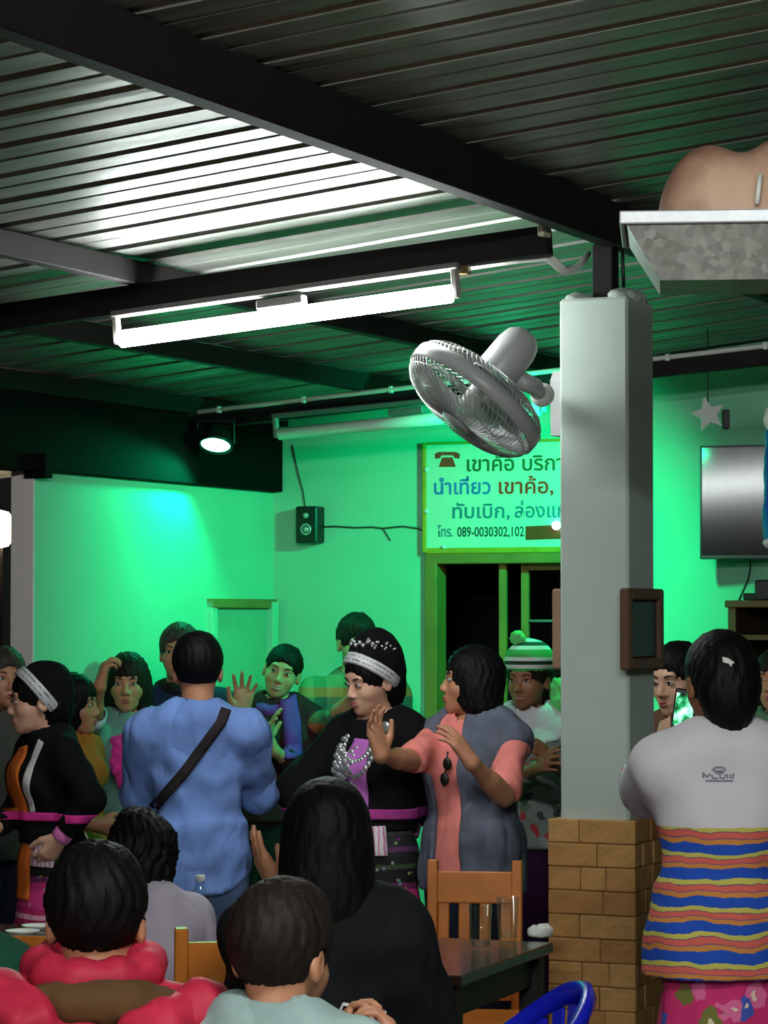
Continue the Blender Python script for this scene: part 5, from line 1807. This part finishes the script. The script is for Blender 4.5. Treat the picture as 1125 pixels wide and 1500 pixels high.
# woman in tall headdress
PI_ = person('person in black velvet with tall coin headdress and silver necklace looking down', 552, 9.95, 1.585, -34, True, head=(-20, 15, 4), skin='light', hair='updo', smile=True,
             top=dict(mat=M_VELVET, sleeve=1.8, hem=0.98, loose=0.018, arm=0.012, neck=0.078, name='jacket'), bottom=dict(kind='skirt', mat=M_HSKIRT, r=0.24, pleats=34, amp=0.006),
             arms=(('px', 597, 1222, 10.0), ('px', 492, 1205, 9.8)), hands=({'elbow': (618, 1140, 10.1), 'curl': 30}, {'elbow': (458, 1120, 10.0), 'curl': 30}))
turban(PI_, tall=0.022)
tI = bvh(PI_.top)
wrap(PI_, tI, 'pink_inset', [(4, 1.26), (2, 1.12), (0, 1.0)], 0.10, m_cloth('orchid_cloth', (206, 120, 210)), 0.002, 0.005)
pts = []
rI = random.Random(5)
for row in range(9):
    n_ = 6
    for i in range(n_):
        u = i / (n_ - 1) * 2 - 1
        pts.append((-0.045 + u * 0.035 + rI.uniform(-0.004, 0.004), 1.225 - row * 0.025 - 0.02 * (1 - u * u), rI.uniform(0.8, 1.2)))
for i in range(18):
    an = math.pi * i / 17
    pts.append((0.08 * math.cos(an), 1.255 - 0.12 * math.sin(an), 1.0))
    pts.append((0.066 * math.cos(an), 1.265 - 0.085 * math.sin(an), 0.9))
discs(PI_, tI, 'silver_necklace', pts, 0.013, M_SILVER)
tIs = bvh([c for c in PI_.root.children if c.name.startswith('skirt')][0])
wrap(PI_, tIs, 'belt_flap', [(26, 1.0), (26, 0.86)], 0.12, M_FLAP, 0.016, 0.012)
wrap(PI_, tI, 'belt', [(-170, 1.0), (-90, 1.0), (0, 1.0), (90, 1.0), (170, 1.0)], 0.035, m_cloth('magenta_cloth', (170, 60, 140)), 0.004, 0.008, 60)
cuff(PI_, 0, 0.80, 1.02, 0.040, m_cloth('pink_cuff', (226, 120, 190)))
tq = project(tI, 0.085, 1.30, True, 0.004)
if tq is not None:
    bm = bmesh.new(); g_ = bmesh.ops.create_uvsphere(bm, u_segments=12, v_segments=8, radius=1.0)
    bmesh.ops.transform(bm, matrix=Matrix.Translation(tq) @ Matrix.Diagonal((0.022, 0.01, 0.022, 1)), verts=bm.verts)
    from_bm('silver_brooch', bm, M_SILVER, PI_.root, True)

# woman in pink shirt and grey vest
M_PINKS = m_cloth('salmon_pink_shirt', (240, 138, 130), 0.8, 0.12)
PJ = person('person in salmon pink shirt and grey vest clapping behind the slatted chair', 692, 9.8, 1.575, -26, True, head=(-58, -2, 0), skin='mid', hair='bob', face=True,
            top=dict(mat=M_PINKS, sleeve=0.98, hem=0.83, loose=0.012, arm=0.0, neck=0.066), bottom=dict(kind='trousers', mat=M_NAVY),
            arms=(('px', 692, 1118, 9.4), ('px', 556, 1108, 9.42)), hands=({'elbow': (762, 1148, 9.7), 'fd': (-0.55, -0.2, 0.8), 'n': (-0.8, 0.1, -0.4), 'curl': 14}, {'elbow': (602, 1166, 9.55), 'fd': (-0.25, -0.1, 1), 'n': (1, -0.2, 0.1), 'curl': 16, 'spread': 10}))
M_VEST = m_cloth('grey_quilted_vest', (98, 102, 118), 0.9, 0.25, 60, 12, 0.6)
make_top(PJ, dict(mat=M_VEST, sleeve=0, hem=0.775, loose=0.034, flare=0.015, neck=0.082, fold=0.005, cut=cutv(-0.045, 0.052, -0.02)), False, 'vest')
collar_ring(PJ, 'shirt_collar', M_PINKS, 0.068, 0.016, 1.385, 0.3)
tJ = bvh(PJ.top)
q = project(tJ, -0.035, 1.155, True, 0.006)
bm = bmesh.new()
for sx in (-0.012, 0.014):
    g_ = bmesh.ops.create_uvsphere(bm, u_segments=12, v_segments=6, radius=1.0)
    bmesh.ops.transform(bm, matrix=Matrix.Translation(q + Vector((sx * 0.4, -0.004, sx * 2.0))) @ Matrix.Diagonal((0.017, 0.007, 0.022, 1)), verts=g_['verts'])
bm_tube(bm, [q + Vector((-0.01, -0.004, -0.05)), q + Vector((0, -0.006, 0.0)), q + Vector((0.008, -0.004, 0.07))], 0.003, 6)
from_bm('sunglasses', bm, M_DKPLA, PJ.root, True)

# woman in striped hat
PK = person('person in striped pompom hat and white wide collar beside the pillar', 776, 11.25, 1.55, -14, True, head=(-14, 4, 0), skin='dark', hair='updo', hcol='brown', smile=True,
            top=dict(mat=m_floral('grey_floral_vest', (134, 142, 136), [(186, 60, 60), (96, 120, 100), (60, 70, 66), (150, 154, 150)], 16, 0.42), sleeve=1.7, hem=0.82, flare=0.02), bottom=dict(kind='skirt', mat=m_cloth('dark_plum_cloth', (56, 18, 56)), r=0.21),
            arms=(('px', 812, 1120, 11.0), ('px', 786, 1125, 10.95)), hands=({'n': (-1, 0, 0)}, {'n': (1, 0, 0)}))
M_HAT = m_stripe('green_lit_stripes', [(70, 180, 90), (70, 180, 90), (230, 232, 226), (30, 60, 40), (230, 232, 226)], 0.075)  # green floodlight on the whitish hat is put into the stripe colours
headpart(PK, 'hat', folds(ell((0, 0.02, 0.075), (0.098, 0.112, 0.085)), 0.002, 30), M_HAT, 0.008, 0.22)
headpart(PK, 'pompom', folds(ell((-0.03, -0.02, 0.165), (0.032, 0.032, 0.03)), 0.004, 120), m_cloth('green_wool', (110, 210, 120)), 0.006, 0.22)
headpart(PK, 'tassel', folds(union([ell((0.105, 0.04, -0.045), (0.03, 0.03, 0.05)), ell((0.12, 0.02, -0.10), (0.035, 0.03, 0.04))], 0.03), 0.005, 110), m_cloth('green_wool', (110, 210, 120)), 0.008, 0.2)
tK = bvh(PK.top)
yk = inter(grow(PK.torso, 0.024), lambda q: np.maximum(1.165 + 0.25 * np.abs(q[:, 0]) - q[:, 2], q[:, 2] - 1.36))
yk = minus(yk, rc(PK.J(0, 0.0, 1.38), PK.hpt(0, 0.01, -0.02), 0.07, 0.07), 0.006)
solid('white_collar', [(folds(yk, 0.002, 40), (-0.28, -0.22, 1.1), (0.28, 0.2, 1.4), 0.011)], m_cloth('white_cotton', (226, 220, 230)), PK.root)

# woman whose face shows beside the pillar
PL = person('person in profile glancing down between the pillar and the striped shirt', 1000, 9.3, 1.60, -24, True, head=(-20, 12, 0), skin='light', hair='tied',
            top=dict(mat=m_cloth('dull_brown_cloth', (98, 70, 56))), bottom=dict(kind='skirt', mat=M_BLACKC, r=0.2),
            arms=(None, ('px', 966, 1104, 9.0)), hands=({}, {'elbow': (958, 1190, 9.15), 'fd': (0.2, -0.1, 1), 'n': (1, 0.3, 0), 'curl': 50}))
# person at the right edge
PN = person('person in floral blouse at the right picture edge by the cabinet', 1140, 10.6, 1.56, -20, True, hair='bob', hcol='brown', skin='mid', head=(-10, 0, 0),
            top=dict(mat=m_floral('green_red_floral', (90, 120, 90), [(200, 70, 70), (60, 110, 80), (190, 150, 110)], 18, 0.45)), bottom=dict(kind='skirt', mat=M_BLACKC, r=0.2))

# woman in striped T-shirt filming
zM = 1.68 - (1213 - 905) * 7.05 / F
M_TEE = m_tshirt(zM)
PM = person('person in white T-shirt with wavy striped hem filming with a phone', 1056, 7.2, 1.64, 187, True, head=(6, 4, 0), skin='dark', hair='updo', girth=1.04, hs=1.06, hairnoise=0.002,
            top=dict(mat=M_TEE, sleeve=0.98, hem=0.785, loose=0.024, arm=0.012, fold=0.007, freq=15, flare=0.03, seed=1.0, cell=0.011), bottom=dict(kind='skirt', mat=m_floral('pink_floral_cloth', (216, 44, 112), [(70, 90, 190), (120, 120, 50), (176, 26, 60), (236, 110, 160), (214, 44, 112)], 13, 0.40), r=0.22, pleats=9),
            arms=(('px', 1001, 1092, 7.62), ('px', 1090, 1100, 7.62)), hands=({'elbow': (890, 1225, 7.25), 'fd': (0, 0.1, 1), 'n': (-0.6, -0.6, 0), 'curl': 40}, {'elbow': (1230, 1225, 7.25), 'curl': 40}))
for i in range(2):
    cuff(PM, i, 0.90, 0.995, 0.0835, m_stripe('sleeve_stripes', [(222, 214, 220), (40, 70, 180), (222, 150, 130), (200, 80, 80)], 0.034), 'sleeve_band', 0)
hp = PM.hpt(0.0, 0.118, 0.052)
bm = bmesh.new()
bm_prism(bm, [(-0.018, -0.008), (0.0, 0.004), (0.016, 0.008), (0.014, -0.008), (-0.002, -0.012), (-0.012, -0.026), (-0.02, -0.024)], 0.008, PM.Mh @ Matrix.Translation((0.022, 0.122, 0.045)) @ Matrix.Rotation(math.radians(-90), 4, 'X') @ Matrix.Scale(0.85, 4) @ Matrix.Rotation(math.radians(180), 4, 'X'))
from_bm('hair_clip', bm, M_WHITEP, PM.root)
tM = bvh(PM.top)
# faded emblem printed on the back of the shirt
inkm = plain('faded_navy_ink', (138, 134, 150), 0.8)
zc = 1.68 - (1136 - 905) * 7.05 / F
xc = 0.035
def strokes(segs, wd):
    for (x0, z0, x1, z1) in segs:
        ribbon(PM, tM, 'emblem_stroke', [(xc - x0, zc + z0), (xc - x1, zc + z1)], wd, inkm, False, 0.0012, 0.0008)
strokes([(-0.018, 0.012, -0.010, 0.020), (-0.010, 0.020, 0.010, 0.020), (0.010, 0.020, 0.018, 0.012), (-0.014, 0.011, 0.014, 0.011), (-0.010, 0.006, 0.012, 0.006)], 0.004)
strokes([(-0.040, 0.008, -0.040, -0.006), (-0.040, 0.006, -0.030, -0.004), (-0.030, -0.004, -0.022, 0.004), (-0.018, 0.002, -0.016, -0.008), (-0.014, -0.007, -0.002, -0.007), (0.002, 0.004, 0.004, -0.006), (0.004, -0.006, 0.014, -0.008), (0.014, -0.008, 0.018, 0.003), (0.022, 0.002, 0.022, -0.008), (0.030, 0.003, 0.030, -0.009), (0.038, 0.005, 0.036, -0.009), (-0.034, -0.013, 0.036, -0.014)], 0.0042)
# her phone
pp = W(1002, 1040, 7.58)
ph = thing('mobile_phone', 'mobile phone with bright screen held up by the striped shirt', 'phone', pp, math.radians(-6))
box('phone_case', (0.058, 0.009, 0.112), (0, 0, 0), M_DKPLA, ph, Matrix.Rotation(math.radians(8), 3, 'Y'), 0.003)
def m_screen():
    t = NT('phone_camera_picture')
    o = t.sep()
    c = t.ramp(t.noise(34, 3), [(0.36, lin((10, 30, 20))), (0.46, lin((20, 170, 90))), (0.54, lin((150, 250, 210))), (0.62, lin((236, 240, 240)))])
    t.color((0.01, 0.01, 0.01))
    t.l(c, t.b.inputs['Emission Color']); t.b.inputs['Emission Strength'].default_value = 1.3
    return t.set(0.2)
box('phone_screen', (0.050, 0.002, 0.088), (0, -0.0055, 0.0), m_screen(), ph, Matrix.Rotation(math.radians(8), 3, 'Y'), 0)

# ================= seated people in front
M_RED = m_cloth('red_quilted_nylon', (186, 40, 66), 0.55, 0.15, 60, 10, 0.3)
def seat_h(ztop): return (ztop - 0.54) / (1 - 0.9 / 1.65)
PO = person('seated person in red padded jacket seen from behind', 140, 5.0, seat_h(1.262), 180, False, head=(0, 4, 0), hs=1.03, skin='mid', hair='crop', seated=True, lean=0.05, hairnoise=0.0025, hcell=0.007, girth=0.95,
            top=dict(mat=M_RED, sleeve=1.85, loose=0.036, arm=0.012, fold=0.009, freq=26, neck=0.08, name='jacket'), bottom=dict(kind='trousers', mat=M_NAVY), arms=(('loc', 0.2, -0.3, 1.0), ('loc', -0.2, -0.3, 1.0)))
c = PO.J(0, 0.02, 1.40) + V3(0, 0, 0.035)
def puff(c, rx, ry, t, z0, amp):
    bm = bmesh.new()
    pts = []
    for i in range(40):
        an = 2 * math.pi * i / 40
        pts.append(Vector(c) + Vector((rx * math.sin(an), ry * math.cos(an), z0 + amp * math.cos(an))))
    bm_ring(bm, pts, [t * (1 + 0.10 * math.sin(9 * 2 * math.pi * i / 40)) for i in range(40)], 12)
    return bm
from_bm('padded_collar', puff(c, 0.092, 0.088, 0.038, 0.01, -0.012), M_RED, PO.root, True)
hood = union([rc(c + V3(-0.20, 0.07, -0.05), c + V3(-0.10, 0.165, -0.085), 0.052, 0.05), rc(c + V3(0.17, 0.09, -0.03), c + V3(0.09, 0.165, -0.065), 0.055, 0.05), rc(c + V3(-0.07, 0.17, -0.115), c + V3(0.07, 0.17, -0.10), 0.045, 0.045)], 0.012)
solid('hood_roll', [(folds(hood, 0.006, 40), c - V3(0.3, 0.06, 0.22), c + V3(0.3, 0.26, 0.04), 0.011)], M_RED, PO.root)
solid('knitted_lining', [(folds(ell(c + V3(-0.02, 0.105, -0.04), (0.15, 0.055, 0.045)), 0.002, 120), c - V3(0.2, 0.06, 0.13), c + V3(0.17, 0.22, 0.03), 0.008)], m_cloth('brown_knit', (92, 66, 40), 0.95, 0.3, 120), PO.root)

PP_ = person('seated person with tousled hair in pale lilac shirt behind the red jacket', 232, 7.45, seat_h(1.145), 205, True, head=(-6, 8, -6), skin='mid', hair='mop', seated=True, lean=0.26, hairnoise=0.005,
             top=dict(mat=m_cloth('pale_lilac_cotton', (190, 178, 194), 0.9, 0.12), sleeve=1.0, loose=0.02, fold=0.008), bottom=dict(kind='trousers', mat=M_NAVY), arms=(('loc', 0.15, -0.3, 1.05), ('loc', -0.15, -0.3, 1.05)))
PQ = person('seated person in dark green sweater cut off at the lower left corner', -134, 5.6, seat_h(1.27), 178, False, skin='mid', hair='crop', seated=True, girth=1.15,
            top=dict(mat=m_cloth('dark_green_wool', (24, 74, 54), 0.95, 0.2), sleeve=1.85, loose=0.04, arm=0.03), bottom=dict(kind='trousers', mat=M_NAVY), arms=(('loc', 0.2, -0.3, 1.0), ('loc', -0.2, -0.25, 1.0)))
PR = person('seated person with long black hair and black jacket raising the left palm', 480, 6.5, seat_h(1.302), 178, True, head=(0, 2, 0), skin='mid', hair='shoulder', seated=True, hs=1.06, hairnoise=0.0014,
            top=dict(mat=M_BLACKC, sleeve=1.85, loose=0.03, arm=0.014, fold=0.007, name='jacket'), bottom=dict(kind='trousers', mat=M_NAVY),
            arms=(('px', 408, 1302, 6.72), ('loc', -0.15, -0.3, 1.05)), hands=({'elbow': (385, 1390, 6.6), 'fd': (0.5, 0.1, 0.9), 'n': (-0.9, -0.5, 0.3), 'curl': 8, 'spread': 7, 'sc': 0.92}, {}))
cuff(PR, 0, 0.98, 1.10, 0.030, M_WHITEP, 'white_watch')
PS = person('seated child in grey-green hooded top holding a white tablet', 405, 4.9, seat_h(1.212), 166, False, head=(-14, 8, 0), skin='mid', hair='crop', hcol='brown', seated=True, hs=1.0, hairnoise=0.002, hcell=0.007,
            top=dict(mat=m_cloth('grey_green_fleece', (146, 166, 164), 0.95, 0.25, 80), sleeve=1.9, loose=0.026, arm=0.012, fold=0.008, freq=26, name='hooded_top'), bottom=dict(kind='trousers', mat=M_NAVY),
            arms=(('px', 500, 1560, 5.14), ('px', 574, 1572, 5.1)), hands=({'fd': (-0.2, -0.2, 1), 'n': (-0.9, 0.3, 0), 'curl': 40}, {'fd': (0.1, -0.1, 1), 'n': (0.9, 0.2, 0), 'curl': 45}))
from_bm('hood', puff(PS.J(0, 0.02, 1.385), 0.075, 0.075, 0.032, 0.0, -0.015), m_cloth('grey_green_fleece', (146, 166, 164)), PS.root, True)
tp = W(533, 1478, 5.18)
tb = thing('tablet', 'white tablet held by the child in grey-green', 'tablet', tp, math.radians(-14))
Rt = Matrix.Rotation(math.radians(-52), 3, 'X') @ Matrix.Rotation(math.radians(9), 3, 'Y')
Rt = Matrix.Rotation(math.radians(9), 3, 'Y') @ Matrix.Rotation(math.radians(-52), 3, 'X')
box('tablet_case', (0.085, 0.009, 0.13), Rt @ Vector((0, 0, -0.06)), M_WHITEP, tb, Rt, 0.003)
box('tablet_screen', (0.072, 0.002, 0.105), Rt @ Vector((0, -0.0055, -0.06)), M_SCR, tb, Rt, 0)

# stools under the seated people
M_STOOL = plain('stool_wood', (120, 76, 40), 0.5, 0, 0.2)
def stool(label, P):
    l = P.root.location
    t = thing('stool', label, 'stool', (l.x, l.y, 0), P.root.rotation_euler.z, 'stools under the diners')
    lathe('stool_seat', [(0, 0.405), (0.15, 0.405), (0.155, 0.415), (0.155, 0.428), (0.15, 0.435), (0, 0.436)], M_STOOL, t, 24)
    for k_ in range(4):
        an = math.pi / 4 + k_ * math.pi / 2
        bar('leg', (0.12 * math.cos(an), 0.12 * math.sin(an), 0.41), (0.15 * math.cos(an), 0.15 * math.sin(an), 0), 0.03, 0.03, M_STOOL, t, (0, 1, 0))
for P_, lab in ((PO, 'wooden stool under the person in the red jacket'), (PP_, 'wooden stool under the person in the lilac shirt'), (PQ, 'wooden stool under the person in the green sweater'), (PR, 'wooden stool under the person in the black jacket'), (PS, 'wooden stool under the child with the tablet')):
    stool(lab, P_)
